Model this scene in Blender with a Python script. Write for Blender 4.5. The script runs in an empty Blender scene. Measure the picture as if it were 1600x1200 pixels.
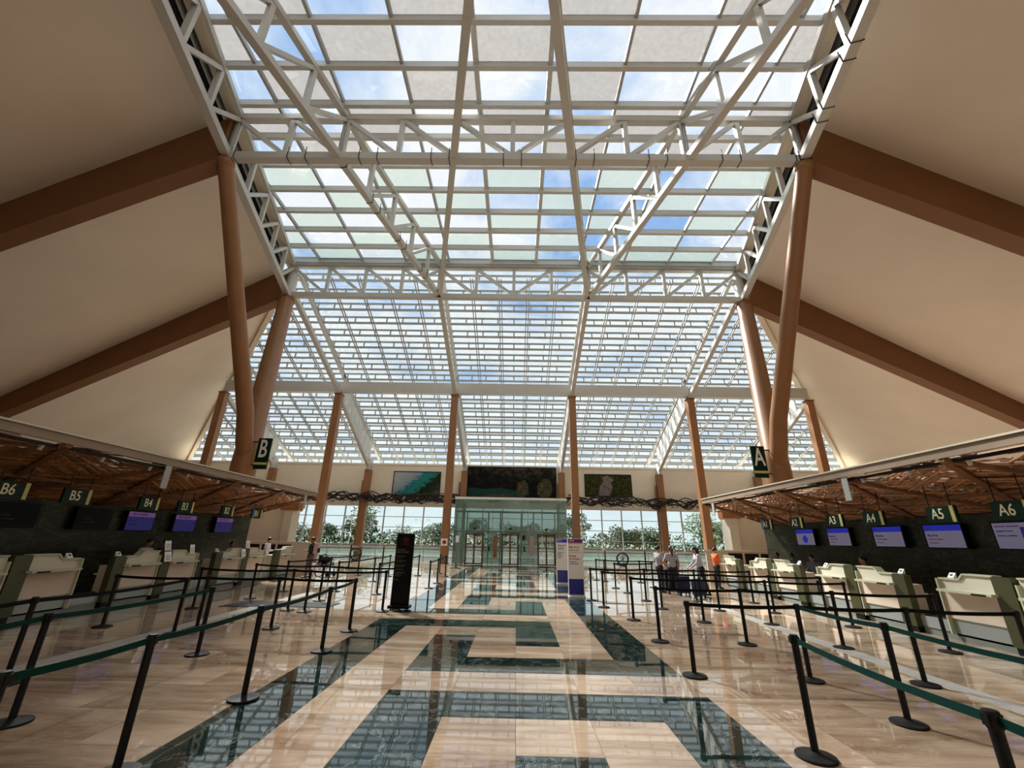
import bpy, bmesh, math, random
from mathutils import Vector, Matrix
random.seed(7)
SC = bpy.context.scene
COL = SC.collection
V = Vector

# ------------------------------------------------------------------ camera
cam = bpy.data.cameras.new('camera')
cam.sensor_width = 36.0
cam.lens = 652.77 / 1600 * 36
cam.clip_start, cam.clip_end = 0.05, 2000
camo = bpy.data.objects.new('camera', cam)
COL.objects.link(camo)
fw = V((-0.01405342, 0.93730263, 0.34823307))
rt = V((0.99980088, 0.00823798, 0.01817502))
up = V((-0.01416676, -0.34841916, 0.93723177))
m = Matrix((rt, up, -fw)).transposed().to_4x4()
m.translation = V((0.37, 0, 1.8))
camo.matrix_world = m
SC.camera = camo

# ------------------------------------------------------------------ view, world, sun
vs = SC.view_settings
vs.view_transform = 'Standard'
vs.look = 'None'
vs.gamma = 1
vs.use_curve_mapping = False
vs.exposure = 1.42
SC.cycles.transparent_max_bounces = 40
SC.cycles.max_bounces = 10
SC.cycles.diffuse_bounces = 5
SC.cycles.sample_clamp_indirect = 6.0

W = bpy.data.worlds.new('sky')
SC.world = W
W.use_nodes = True
nt = W.node_tree
nt.nodes.clear()
def N(nt, t, **kw):
    n = nt.nodes.new(t)
    for k, v in kw.items():
        if k == 'inp':
            for a, b in v.items():
                n.inputs[a].default_value = b
        else:
            setattr(n, k, v)
    return n
def L(nt, a, b): nt.links.new(a, b)
SKY_STRENGTH = 0.43
SUN_STRENGTH = 7.0
def build_world():
    out = N(nt, 'ShaderNodeOutputWorld'); bg = N(nt, 'ShaderNodeBackground', inp={'Strength': SKY_STRENGTH})
    tc = N(nt, 'ShaderNodeTexCoord'); sep = N(nt, 'ShaderNodeSeparateXYZ'); L(nt, tc.outputs['Generated'], sep.inputs[0])
    add = N(nt, 'ShaderNodeMath', operation='ADD', inp={1: 0.22}); mx = N(nt, 'ShaderNodeMath', operation='MAXIMUM', inp={1: 0.02})
    L(nt, sep.outputs['Z'], mx.inputs[0]); L(nt, mx.outputs[0], add.inputs[0])
    dx = N(nt, 'ShaderNodeMath', operation='DIVIDE'); dy = N(nt, 'ShaderNodeMath', operation='DIVIDE')
    L(nt, sep.outputs['X'], dx.inputs[0]); L(nt, add.outputs[0], dx.inputs[1])
    L(nt, sep.outputs['Y'], dy.inputs[0]); L(nt, add.outputs[0], dy.inputs[1])
    cb = N(nt, 'ShaderNodeCombineXYZ'); L(nt, dx.outputs[0], cb.inputs[0]); L(nt, dy.outputs[0], cb.inputs[1])
    mp = N(nt, 'ShaderNodeMapping', inp={'Location': (3.1, 1.7, 0.0)}); L(nt, cb.outputs[0], mp.inputs[0])
    nz = N(nt, 'ShaderNodeTexNoise', inp={'Scale': 2.6, 'Detail': 7.0, 'Roughness': 0.58, 'Distortion': 0.25}); L(nt, mp.outputs[0], nz.inputs['Vector'])
    rp = N(nt, 'ShaderNodeValToRGB'); L(nt, nz.outputs['Fac'], rp.inputs[0])
    e = rp.color_ramp.elements
    e[0].position = 0.34; e[0].color = (0.25, 0.45, 0.80, 1)
    e[1].position = 0.54; e[1].color = (0.88, 0.90, 0.93, 1)
    q = e.new(0.43); q.color = (0.55, 0.68, 0.88, 1)
    # haze towards the horizon, ground below
    hz = N(nt, 'ShaderNodeMapRange', inp={'From Min': 0.0, 'From Max': 0.45}); L(nt, sep.outputs['Z'], hz.inputs[0])
    m1 = N(nt, 'ShaderNodeMix', data_type='RGBA'); L(nt, hz.outputs[0], m1.inputs[0]); m1.inputs[6].default_value = (0.84, 0.90, 0.94, 1); L(nt, rp.outputs[0], m1.inputs[7])
    gr = N(nt, 'ShaderNodeMapRange', inp={'From Min': -0.03, 'From Max': 0.0}); L(nt, sep.outputs['Z'], gr.inputs[0])
    m2 = N(nt, 'ShaderNodeMix', data_type='RGBA'); L(nt, gr.outputs[0], m2.inputs[0]); m2.inputs[6].default_value = (0.28, 0.28, 0.24, 1); L(nt, m1.outputs[2], m2.inputs[7])
    L(nt, m2.outputs[2], bg.inputs['Color']); L(nt, bg.outputs[0], out.inputs[0])
build_world()
sl = bpy.data.lights.new('sun', 'SUN')
sl.energy = SUN_STRENGTH
sl.color = (1.0, 0.955, 0.90)
sl.angle = math.radians(9.0)
so = bpy.data.objects.new('sun', sl)
COL.objects.link(so)
SUN_DIR = V((-0.41, 0.57, 0.71))
so.rotation_euler = SUN_DIR.to_track_quat('Z', 'Y').to_euler()
so.location = SUN_DIR * 120

# ------------------------------------------------------------------ materials
MATS = {}
def mat(name, col, rough=0.5, metal=0.0, spec=0.5, ior=1.45, noise=0.0, nscale=4.0, bump=0.0, bscale=40.0, emit=None, estr=1.0, var=0.0):
    if name in MATS: return MATS[name]
    mt = bpy.data.materials.new(name); mt.use_nodes = True
    t = mt.node_tree; b = t.nodes['Principled BSDF']
    b.inputs['Base Color'].default_value = (*col, 1); b.inputs['Roughness'].default_value = rough
    b.inputs['Metallic'].default_value = metal; b.inputs['Specular IOR Level'].default_value = spec; b.inputs['IOR'].default_value = ior
    src = None
    if noise or var:
        geo = N(t, 'ShaderNodeNewGeometry')
        nz = N(t, 'ShaderNodeTexNoise', inp={'Scale': nscale, 'Detail': 5.0}); L(t, geo.outputs['Position'], nz.inputs['Vector'])
        mr = N(t, 'ShaderNodeMapRange', inp={'From Min': 0.25, 'From Max': 0.75, 'To Min': 1 - noise, 'To Max': 1 + noise}); L(t, nz.outputs['Fac'], mr.inputs[0])
        fac = mr.outputs[0]
        if var:
            oi = N(t, 'ShaderNodeObjectInfo'); ad = N(t, 'ShaderNodeMath', operation='ADD'); fr = N(t, 'ShaderNodeMath', operation='FRACT')
            L(t, oi.outputs['Random'], ad.inputs[0]); L(t, geo.outputs['Random Per Island'], ad.inputs[1]); L(t, ad.outputs[0], fr.inputs[0])
            m2 = N(t, 'ShaderNodeMapRange', inp={'To Min': 1 - var, 'To Max': 1 + var}); L(t, fr.outputs[0], m2.inputs[0])
            mu = N(t, 'ShaderNodeMath', operation='MULTIPLY'); L(t, fac, mu.inputs[0]); L(t, m2.outputs[0], mu.inputs[1]); fac = mu.outputs[0]
        sc = N(t, 'ShaderNodeVectorMath', operation='SCALE'); sc.inputs[0].default_value = col; L(t, fac, sc.inputs['Scale'])
        L(t, sc.outputs[0], b.inputs['Base Color'])
    if bump:
        n2 = N(t, 'ShaderNodeTexNoise', inp={'Scale': bscale, 'Detail': 4.0}); bp = N(t, 'ShaderNodeBump', inp={'Strength': bump, 'Distance': 0.02})
        g2 = N(t, 'ShaderNodeNewGeometry'); L(t, g2.outputs['Position'], n2.inputs['Vector'])
        L(t, n2.outputs['Fac'], bp.inputs['Height']); L(t, bp.outputs[0], b.inputs['Normal'])
    if emit:
        b.inputs['Emission Color'].default_value = (*emit, 1); b.inputs['Emission Strength'].default_value = estr
    MATS[name] = mt
    return mt

def marble(name, c1, c2, vein, vamt, rough, vscale, stretch, ior=1.55, tv=0.12):
    mt = bpy.data.materials.new(name); mt.use_nodes = True
    t = mt.node_tree; b = t.nodes['Principled BSDF']
    geo = N(t, 'ShaderNodeNewGeometry'); oi = N(t, 'ShaderNodeObjectInfo')
    ad = N(t, 'ShaderNodeMath', operation='ADD'); fr = N(t, 'ShaderNodeMath', operation='FRACT')
    L(t, oi.outputs['Random'], ad.inputs[0]); L(t, geo.outputs['Random Per Island'], ad.inputs[1]); L(t, ad.outputs[0], fr.inputs[0])
    sc = N(t, 'ShaderNodeMath', operation='MULTIPLY', inp={1: 61.0}); L(t, fr.outputs[0], sc.inputs[0])
    cb = N(t, 'ShaderNodeCombineXYZ'); L(t, sc.outputs[0], cb.inputs[0]); L(t, sc.outputs[0], cb.inputs[2])
    mp = N(t, 'ShaderNodeMapping', inp={'Scale': stretch, 'Rotation': (0, 0, 0.12)}); L(t, geo.outputs['Position'], mp.inputs[0])
    va = N(t, 'ShaderNodeVectorMath', operation='ADD'); L(t, mp.outputs[0], va.inputs[0]); L(t, cb.outputs[0], va.inputs[1])
    nz = N(t, 'ShaderNodeTexNoise', inp={'Scale': vscale, 'Detail': 8.0, 'Roughness': 0.6, 'Distortion': 0.8}); L(t, va.outputs[0], nz.inputs['Vector'])
    rp = N(t, 'ShaderNodeValToRGB'); L(t, nz.outputs['Fac'], rp.inputs[0])
    e = rp.color_ramp.elements; e[0].position = 0.3; e[0].color = (*c1, 1); e[1].position = 0.7; e[1].color = (*c2, 1)
    n2 = N(t, 'ShaderNodeTexNoise', inp={'Scale': vscale * 0.9, 'Detail': 6.0, 'Roughness': 0.65, 'Distortion': 1.5}); L(t, va.outputs[0], n2.inputs['Vector'])
    ab = N(t, 'ShaderNodeMath', operation='SUBTRACT', inp={1: 0.5}); L(t, n2.outputs['Fac'], ab.inputs[0])
    a2 = N(t, 'ShaderNodeMath', operation='ABSOLUTE'); L(t, ab.outputs[0], a2.inputs[0])
    mr = N(t, 'ShaderNodeMapRange', inp={'From Min': 0.0, 'From Max': 0.02, 'To Min': vamt, 'To Max': 0.0}); L(t, a2.outputs[0], mr.inputs[0])
    mx = N(t, 'ShaderNodeMix', data_type='RGBA'); L(t, mr.outputs[0], mx.inputs[0]); L(t, rp.outputs[0], mx.inputs[6]); mx.inputs[7].default_value = (*vein, 1)
    tv_ = N(t, 'ShaderNodeMapRange', inp={'To Min': 1 - tv, 'To Max': 1 + tv}); L(t, fr.outputs[0], tv_.inputs[0])
    s2 = N(t, 'ShaderNodeVectorMath', operation='SCALE'); L(t, mx.outputs[2], s2.inputs[0]); L(t, tv_.outputs[0], s2.inputs['Scale'])
    L(t, s2.outputs[0], b.inputs['Base Color'])
    b.inputs['Roughness'].default_value = rough; b.inputs['IOR'].default_value = ior
    MATS[name] = mt
    return mt

def glass(name, tint=(0.93, 0.97, 0.96), frost=0.0, frost_col=(0.8, 0.8, 0.78), refl=1.0, dirt=0.0):
    """thin pane: clear transmission with a mirror reflection by Fresnel; frost adds a translucent film"""
    mt = bpy.data.materials.new(name); mt.use_nodes = True
    t = mt.node_tree; t.nodes.clear()
    out = N(t, 'ShaderNodeOutputMaterial'); tr = N(t, 'ShaderNodeBsdfTransparent'); tr.inputs[0].default_value = (*tint, 1)
    gl = N(t, 'ShaderNodeBsdfGlossy', inp={'Roughness': 0.02}); gm = N(t, 'ShaderNodeNewGeometry'); dt = N(t, 'ShaderNodeVectorMath', operation='DOT_PRODUCT'); L(t, gm.outputs['Normal'], dt.inputs[0]); L(t, gm.outputs['Incoming'], dt.inputs[1])
    ab = N(t, 'ShaderNodeMath', operation='ABSOLUTE'); L(t, dt.outputs['Value'], ab.inputs[0]); om = N(t, 'ShaderNodeMath', operation='SUBTRACT', inp={0: 1.0}); L(t, ab.outputs[0], om.inputs[1])
    pw = N(t, 'ShaderNodeMath', operation='POWER', inp={1: 5.0}); L(t, om.outputs[0], pw.inputs[0]); fr = N(t, 'ShaderNodeMath', operation='MULTIPLY_ADD', inp={1: 0.97, 2: 0.03}); L(t, pw.outputs[0], fr.inputs[0])
    last = tr.outputs[0]
    if frost or dirt:
        geo = N(t, 'ShaderNodeNewGeometry')
        tl = N(t, 'ShaderNodeBsdfTranslucent'); tl.inputs[0].default_value = (*frost_col, 1)
        df = N(t, 'ShaderNodeBsdfDiffuse'); df.inputs[0].default_value = (*frost_col, 1)
        mm = N(t, 'ShaderNodeMixShader', inp={0: 0.12}); L(t, tl.outputs[0], mm.inputs[1]); L(t, df.outputs[0], mm.inputs[2])
        nz = N(t, 'ShaderNodeTexNoise', inp={'Scale': 5.0, 'Detail': 9.0, 'Roughness': 0.85}); L(t, geo.outputs['Position'], nz.inputs['Vector'])
        mr = N(t, 'ShaderNodeMapRange', inp={'From Min': 0.35, 'From Max': 0.75, 'To Min': frost, 'To Max': min(1.0, frost + dirt)}); L(t, nz.outputs['Fac'], mr.inputs[0])
        mi = N(t, 'ShaderNodeMixShader'); L(t, mr.outputs[0], mi.inputs[0]); L(t, last, mi.inputs[1]); L(t, mm.outputs[0], mi.inputs[2]); last = mi.outputs[0]
    ms = N(t, 'ShaderNodeMixShader'); mu = N(t, 'ShaderNodeMath', operation='MULTIPLY', inp={1: refl}); L(t, fr.outputs[0], mu.inputs[0])
    L(t, mu.outputs[0], ms.inputs[0]); L(t, last, ms.inputs[1]); L(t, gl.outputs[0], ms.inputs[2]); L(t, ms.outputs[0], out.inputs[0])
    MATS[name] = mt
    return mt

def print_mat(name, stops, scale, seed, grad=None, rough=0.4, streak=(1, 1, 1)):
    """flat printed picture: noise colours over a generated gradient"""
    mt = bpy.data.materials.new(name); mt.use_nodes = True
    t = mt.node_tree; b = t.nodes['Principled BSDF']; b.inputs['Roughness'].default_value = rough; b.inputs['Specular IOR Level'].default_value = 0.1
    tc = N(t, 'ShaderNodeTexCoord'); mp = N(t, 'ShaderNodeMapping', inp={'Location': (seed, seed * 2.3, 0), 'Scale': streak}); L(t, tc.outputs['Generated'], mp.inputs[0])
    nz = N(t, 'ShaderNodeTexNoise', inp={'Scale': scale, 'Detail': 8.0, 'Roughness': 0.62, 'Distortion': 0.4}); L(t, mp.outputs[0], nz.inputs['Vector'])
    fac = nz.outputs['Fac']
    if grad:
        sp = N(t, 'ShaderNodeSeparateXYZ'); L(t, tc.outputs['Generated'], sp.inputs[0])
        a = N(t, 'ShaderNodeMath', operation='MULTIPLY', inp={1: grad[0]}); L(t, sp.outputs['X'], a.inputs[0])
        c = N(t, 'ShaderNodeMath', operation='MULTIPLY_ADD', inp={1: grad[1]}); L(t, sp.outputs['Z'], c.inputs[0]); L(t, a.outputs[0], c.inputs[2])
        d = N(t, 'ShaderNodeMath', operation='MULTIPLY_ADD', inp={1: grad[2]}); L(t, nz.outputs['Fac'], d.inputs[0]); L(t, c.outputs[0], d.inputs[2]); fac = d.outputs[0]
    rp = N(t, 'ShaderNodeValToRGB'); L(t, fac, rp.inputs[0]); e = rp.color_ramp.elements
    e[0].position, e[0].color = stops[0][0], (*stops[0][1], 1); e[1].position, e[1].color = stops[-1][0], (*stops[-1][1], 1)
    for p_, c_ in stops[1:-1]:
        q = e.new(p_); q.color = (*c_, 1)
    L(t, rp.outputs[0], b.inputs['Base Color'])
    MATS[name] = mt
    return mt

mat('plaster', (0.76, 0.665, 0.555), 0.85, noise=0.05, nscale=0.35, bump=0.05, bscale=60)
mat('plaster_wall', (0.74, 0.66, 0.54), 0.8, noise=0.03, nscale=0.8)
mat('white_steel', (0.50, 0.49, 0.455), 0.38, noise=0.03, nscale=1.5)
mat('louvre_steel', (0.31, 0.30, 0.275), 0.45, noise=0.03)  # steel colour darkened so the louvre bars look backlit against the sky
mat('grey_steel', (0.36, 0.365, 0.36), 0.4, noise=0.03)
mat('brown_steel', (0.29, 0.14, 0.062), 0.42, noise=0.06, nscale=1.2)
mat('brown_beam', (0.20, 0.085, 0.03), 0.5, noise=0.07, nscale=0.8)
mat('black_metal', (0.006, 0.006, 0.0065), 0.42, spec=0.25)
mat('black_rubber', (0.010, 0.0095, 0.009), 0.6, spec=0.25)
mat('corrugated', (0.015, 0.014, 0.013), 0.6)
mat('belt_green', (0.0, 0.030, 0.024), 0.6, spec=0.15)
mat('belt_black', (0.003, 0.0035, 0.0035), 0.6, spec=0.15)
mat('grout', (0.33, 0.25, 0.18), 0.6)
marble('marble_beige', (0.19, 0.115, 0.068), (0.48, 0.37, 0.275), (0.60, 0.50, 0.40), 0.2, 0.025, 1.1, (0.5, 2.2, 1), ior=1.56, tv=0.2)
marble('marble_green', (0.004, 0.009, 0.008), (0.015, 0.031, 0.027), (0.26, 0.30, 0.285), 0.35, 0.025, 1.6, (1, 1, 1), ior=1.6, tv=0.15)
marble('stone_wall', (0.012, 0.013, 0.007), (0.042, 0.043, 0.024), (0.17, 0.175, 0.12), 0.35, 0.3, 1.3, (1, 0.5, 1.6), ior=1.3, tv=0.2)
mat('grey_tactile', (0.33, 0.34, 0.35), 0.35)
mat('stick', (0.29, 0.125, 0.043), 0.55, noise=0.2, nscale=9, var=0.6)
mat('canopy_wood', (0.20, 0.085, 0.03), 0.5, noise=0.15, nscale=3)
mat('fascia', (0.27, 0.205, 0.15), 0.5, noise=0.05)
mat('cream', (0.58, 0.535, 0.435), 0.4, noise=0.02)
mat('cream_edge', (0.46, 0.46, 0.33), 0.35)
mat('panel_beige', (0.60, 0.50, 0.40), 0.45, noise=0.03)
mat('olive', (0.05, 0.05, 0.019), 0.35, noise=0.08)
mat('kick_steel', (0.33, 0.37, 0.36), 0.25, metal=0.4)
mat('plinth', (0.17, 0.19, 0.17), 0.35)
mat('sign_green', (0.002, 0.024, 0.014), 0.4, spec=0.2)
mat('sign_yellow', (0.62, 0.55, 0.2), 0.4)
mat('sign_text', (0.85, 0.80, 0.55), 0.4)
mat('sign_white', (0.85, 0.85, 0.83), 0.4)
mat('sign_blue', (0.05, 0.2, 0.5), 0.4)
mat('totem_black', (0.003, 0.003, 0.0035), 0.35, spec=0.2)
mat('totem_white', (0.74, 0.72, 0.72), 0.35)
mat('totem_blue', (0.005, 0.01, 0.22), 0.3)
mat('totem_red', (0.55, 0.06, 0.03), 0.4)
mat('text_dark', (0.03, 0.03, 0.07), 0.5)
mat('text_grey', (0.15, 0.15, 0.15), 0.5)
mat('red_logo', (0.16, 0.006, 0.008), 0.4)
mat('screen_off', (0.004, 0.004, 0.009), 0.5, spec=0.2)
mat('screen_white', (0.16, 0.15, 0.2), 0.3, spec=0.1, emit=(0.34, 0.30, 0.46), estr=0.10)
mat('screen_lilac', (0.12, 0.07, 0.17), 0.3, spec=0.1, emit=(0.42, 0.20, 0.62), estr=0.07)
mat('screen_navy', (0.02, 0.02, 0.08), 0.3, spec=0.1, emit=(0.035, 0.03, 0.16), estr=0.15)
mat('screen_blue', (0.02, 0.02, 0.3), 0.3, spec=0.1, emit=(0.02, 0.03, 0.42), estr=0.2)
mat('screen_red', (0.3, 0.02, 0.05), 0.3, spec=0.1, emit=(0.5, 0.03, 0.1), estr=0.2)
mat('paper', (0.82, 0.82, 0.8), 0.6)
mat('mat_fabric', (0.035, 0.032, 0.038), 0.9, noise=0.3, nscale=30)
mat('mat_red', (0.10, 0.02, 0.03), 0.9)
mat('door_brown', (0.11, 0.06, 0.035), 0.35)
mat('door_print', (0.75, 0.75, 0.72), 0.5)
mat('vine', (0.025, 0.018, 0.013), 0.7, noise=0.3, nscale=12)
mat('wood_box', (0.30, 0.12, 0.045), 0.45, noise=0.2, nscale=6)
mat('ground', (0.16, 0.155, 0.135), 0.9, noise=0.2, nscale=0.2)
mat('grass_ground', (0.08, 0.10, 0.04), 0.9, noise=0.4, nscale=0.3)
mat('outer_wall', (0.22, 0.18, 0.15), 0.8, noise=0.1)
mat('leaf_dark', (0.035, 0.075, 0.022), 0.6, noise=0.4, nscale=1.5, var=0.4)
mat('leaf_mid', (0.06, 0.115, 0.03), 0.6, noise=0.4, nscale=1.5, var=0.4)
mat('bark', (0.12, 0.09, 0.06), 0.9, noise=0.2)
mat('skin_a', (0.42, 0.22, 0.14), 0.5); mat('skin_b', (0.30, 0.15, 0.09), 0.5)
mat('hair', (0.012, 0.009, 0.008), 0.45)
mat('eye', (0.01, 0.01, 0.01), 0.2); mat('lip', (0.3, 0.09, 0.08), 0.5)
mat('shirt_grey', (0.33, 0.31, 0.34), 0.8, noise=0.08, nscale=12); mat('shirt_lilac', (0.45, 0.40, 0.46), 0.8, noise=0.08, nscale=12)
mat('shirt_orange', (0.75, 0.13, 0.02), 0.75, noise=0.08, nscale=12); mat('shirt_white', (0.62, 0.56, 0.6), 0.8, noise=0.06, nscale=12)
mat('shirt_red', (0.40, 0.015, 0.012), 0.8); mat('shirt_black', (0.012, 0.012, 0.014), 0.8); mat('shirt_blue', (0.16, 0.17, 0.24), 0.8)
mat('trouser', (0.010, 0.010, 0.016), 0.75); mat('trouser_grey', (0.06, 0.06, 0.07), 0.75); mat('shoe', (0.008, 0.008, 0.008), 0.4)
mat('suitcase_blue', (0.012, 0.015, 0.07), 0.4); mat('suitcase_black', (0.008, 0.008, 0.01), 0.75, spec=0.2)
mat('chrome', (0.6, 0.6, 0.6), 0.15, metal=1.0)
mat('pink_pack', (0.5, 0.33, 0.33), 0.7)
glass('glass_clear', (0.97, 0.985, 0.99), dirt=0.06, frost_col=(0.2, 0.2, 0.2))
glass('glass_frost', (0.9, 0.9, 0.9), frost=0.62, frost_col=(0.27, 0.265, 0.255), dirt=0.25)
glass('glass_frost_green', (0.86, 0.93, 0.9), frost=0.5, frost_col=(0.28, 0.30, 0.292), dirt=0.2)
glass('glass_sill', (0.8, 0.9, 0.86), frost=0.7, frost_col=(0.245, 0.26, 0.25))
glass('glass_louver', (0.95, 0.98, 0.985), dirt=0.06, frost_col=(0.2, 0.2, 0.2))
glass('glass_window', (0.90, 0.955, 0.945))
glass('glass_vestibule', (0.70, 0.78, 0.74), frost=0.33, frost_col=(0.20, 0.255, 0.22), dirt=0.05)
glass('glass_rail', (0.9, 0.96, 0.94))
print_mat('print_coast', [(0.0, (0.3750, 0.4200, 0.4500)), (0.28, (0.2400, 0.3150, 0.3450)), (0.36, (0.0150, 0.1500, 0.2025)), (0.46, (0.0150, 0.2250, 0.2175)), (0.55, (0.0225, 0.1875, 0.1500)), (0.62, (0.0150, 0.0225, 0.0150)), (0.8, (0.0225, 0.0338, 0.0150)), (0.97, (0.0900, 0.0750, 0.0675))], 9, 1.3, grad=(0.75, -0.42, 0.55))
print_mat('print_cave', [(0.40, (0.0014, 0.0014, 0.0023)), (0.60, (0.0045, 0.0045, 0.0049)), (0.70, (0.0158, 0.0144, 0.0117)), (0.80, (0.0450, 0.0405, 0.0315)), (0.95, (0.0990, 0.0900, 0.0720))], 7, 4.7, grad=(0.05, 0.30, 0.85), streak=(2.6, 1, 1))
print_mat('print_water', [(0.3, (0.0024, 0.0180, 0.0150)), (0.5, (0.0090, 0.0480, 0.0390)), (0.7, (0.0240, 0.0780, 0.0600))], 6, 2.2, streak=(4, 1, 8))
print_mat('print_rock', [(0.3, (0.0120, 0.0108, 0.0072)), (0.5, (0.0600, 0.0510, 0.0270)), (0.7, (0.1320, 0.1140, 0.0660))], 9, 6.2)
print_mat('print_forest', [(0.25, (0.0036, 0.0048, 0.0018)), (0.45, (0.0180, 0.0240, 0.0072)), (0.6, (0.0600, 0.0690, 0.0180)), (0.75, (0.1440, 0.1500, 0.0720))], 14, 3.9, streak=(2, 1, 1.1))
print_mat('print_ruin', [(0.3, (0.1050, 0.0863, 0.0825)), (0.7, (0.2700, 0.2250, 0.2175))], 12, 8.1)

# ------------------------------------------------------------------ mesh helpers
class MB:
    def __init__(s): s.v = []; s.f = []
    def quad(s, *p):
        n = len(s.v); s.v += [V(q) for q in p]; s.f.append(tuple(range(n, n + len(p)))); return s
    def hexa(s, P):
        n = len(s.v); s.v += [V(q) for q in P]
        for f in ((0, 3, 2, 1), (4, 5, 6, 7), (0, 1, 5, 4), (1, 2, 6, 5), (2, 3, 7, 6), (3, 0, 4, 7)): s.f.append(tuple(n + i for i in f))
        return s
    def box(s, x0, x1, y0, y1, z0, z1):
        return s.hexa([(x0, y0, z0), (x1, y0, z0), (x1, y1, z0), (x0, y1, z0), (x0, y0, z1), (x1, y0, z1), (x1, y1, z1), (x0, y1, z1)])
    def beam(s, p, q, w, h, upv=(0, 0, 1)):
        p, q = V(p), V(q); d = (q - p).normalized(); r = d.cross(V(upv))
        if r.length < 1e-4: r = d.cross(V((0, 1, 0)))
        r.normalize(); u = r.cross(d).normalized(); r = r * w / 2; u = u * h / 2
        return s.hexa([p - r - u, p + r - u, q + r - u, q - r - u, p - r + u, p + r + u, q + r + u, q - r + u])
    def tube(s, p, q, r0, r1=None, n=10, caps=True):
        r1 = r0 if r1 is None else r1
        p, q = V(p), V(q); d = (q - p).normalized(); a = d.orthogonal().normalized(); b = d.cross(a)
        k = len(s.v)
        for c, r in ((p, r0), (q, r1)):
            for i in range(n):
                t = 2 * math.pi * i / n; s.v.append(c + a * (r * math.cos(t)) + b * (r * math.sin(t)))
        for i in range(n): s.f.append((k + i, k + (i + 1) % n, k + n + (i + 1) % n, k + n + i))
        if caps: s.f.append(tuple(k + i for i in range(n - 1, -1, -1))); s.f.append(tuple(k + n + i for i in range(n)))
        return s
    def path(s, pts, r, n=6):
        pts = [V(p) for p in pts]; rs = r if isinstance(r, (list, tuple)) else [r] * len(pts); k = len(s.v); a = None
        for i, p in enumerate(pts):
            d = (pts[min(i + 1, len(pts) - 1)] - pts[max(i - 1, 0)]).normalized()
            a = d.orthogonal().normalized() if a is None else (a - d * a.dot(d)).normalized()
            b = d.cross(a)
            for j in range(n):
                t = 2 * math.pi * j / n; s.v.append(p + a * (rs[i] * math.cos(t)) + b * (rs[i] * math.sin(t)))
        for i in range(len(pts) - 1):
            for j in range(n): s.f.append((k + i * n + j, k + i * n + (j + 1) % n, k + (i + 1) * n + (j + 1) % n, k + (i + 1) * n + j))
        s.f.append(tuple(k + j for j in range(n - 1, -1, -1))); e = k + (len(pts) - 1) * n; s.f.append(tuple(e + j for j in range(n)))
        return s
    def lathe(s, c, prof, n=24):
        c = V(c); k = len(s.v)
        for r, z in prof:
            for i in range(n):
                t = 2 * math.pi * i / n; s.v.append(c + V((r * math.cos(t), r * math.sin(t), z)))
        for j in range(len(prof) - 1):
            for i in range(n): s.f.append((k + j * n + i, k + j * n + (i + 1) % n, k + (j + 1) * n + (i + 1) % n, k + (j + 1) * n + i))
        s.f.append(tuple(k + i for i in range(n - 1, -1, -1))); e = k + (len(prof) - 1) * n; s.f.append(tuple(e + i for i in range(n)))
        return s
    def prism(s, poly, fn):
        """poly: 2-D outline; fn(a, b, t) -> 3-D point for t in (0, 1)"""
        k = len(s.v); n = len(poly)
        for t in (0, 1): s.v += [V(fn(a, b, t)) for a, b in poly]
        for i in range(n): s.f.append((k + i, k + (i + 1) % n, k + n + (i + 1) % n, k + n + i))
        s.f.append(tuple(k + i for i in range(n - 1, -1, -1))); s.f.append(tuple(k + n + i for i in range(n)))
        return s
    def ell(s, c, r, n=12, k=8, rot=None):
        c = V(c); b = len(s.v); R = rot or Matrix.Identity(3)
        s.v.append(c + R @ V((0, 0, r[2])))
        for j in range(1, k):
            ph = math.pi * j / k
            for i in range(n):
                t = 2 * math.pi * i / n; s.v.append(c + R @ V((r[0] * math.sin(ph) * math.cos(t), r[1] * math.sin(ph) * math.sin(t), r[2] * math.cos(ph))))
        s.v.append(c + R @ V((0, 0, -r[2]))); last = len(s.v) - 1
        for i in range(n): s.f.append((b, b + 1 + i, b + 1 + (i + 1) % n)); s.f.append((last, b + 1 + (k - 2) * n + (i + 1) % n, b + 1 + (k - 2) * n + i))
        for j in range(k - 2):
            for i in range(n): s.f.append((b + 1 + j * n + i, b + 1 + (j + 1) * n + i, b + 1 + (j + 1) * n + (i + 1) % n, b + 1 + j * n + (i + 1) % n))
        return s
    def mesh(s, name, off=V((0, 0, 0)), fix=True):
        me = bpy.data.meshes.new(name); me.from_pydata([v - off for v in s.v], [], s.f)
        if fix:
            bm = bmesh.new(); bm.from_mesh(me); bmesh.ops.recalc_face_normals(bm, faces=bm.faces); bm.to_mesh(me); bm.free()
        return me

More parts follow.
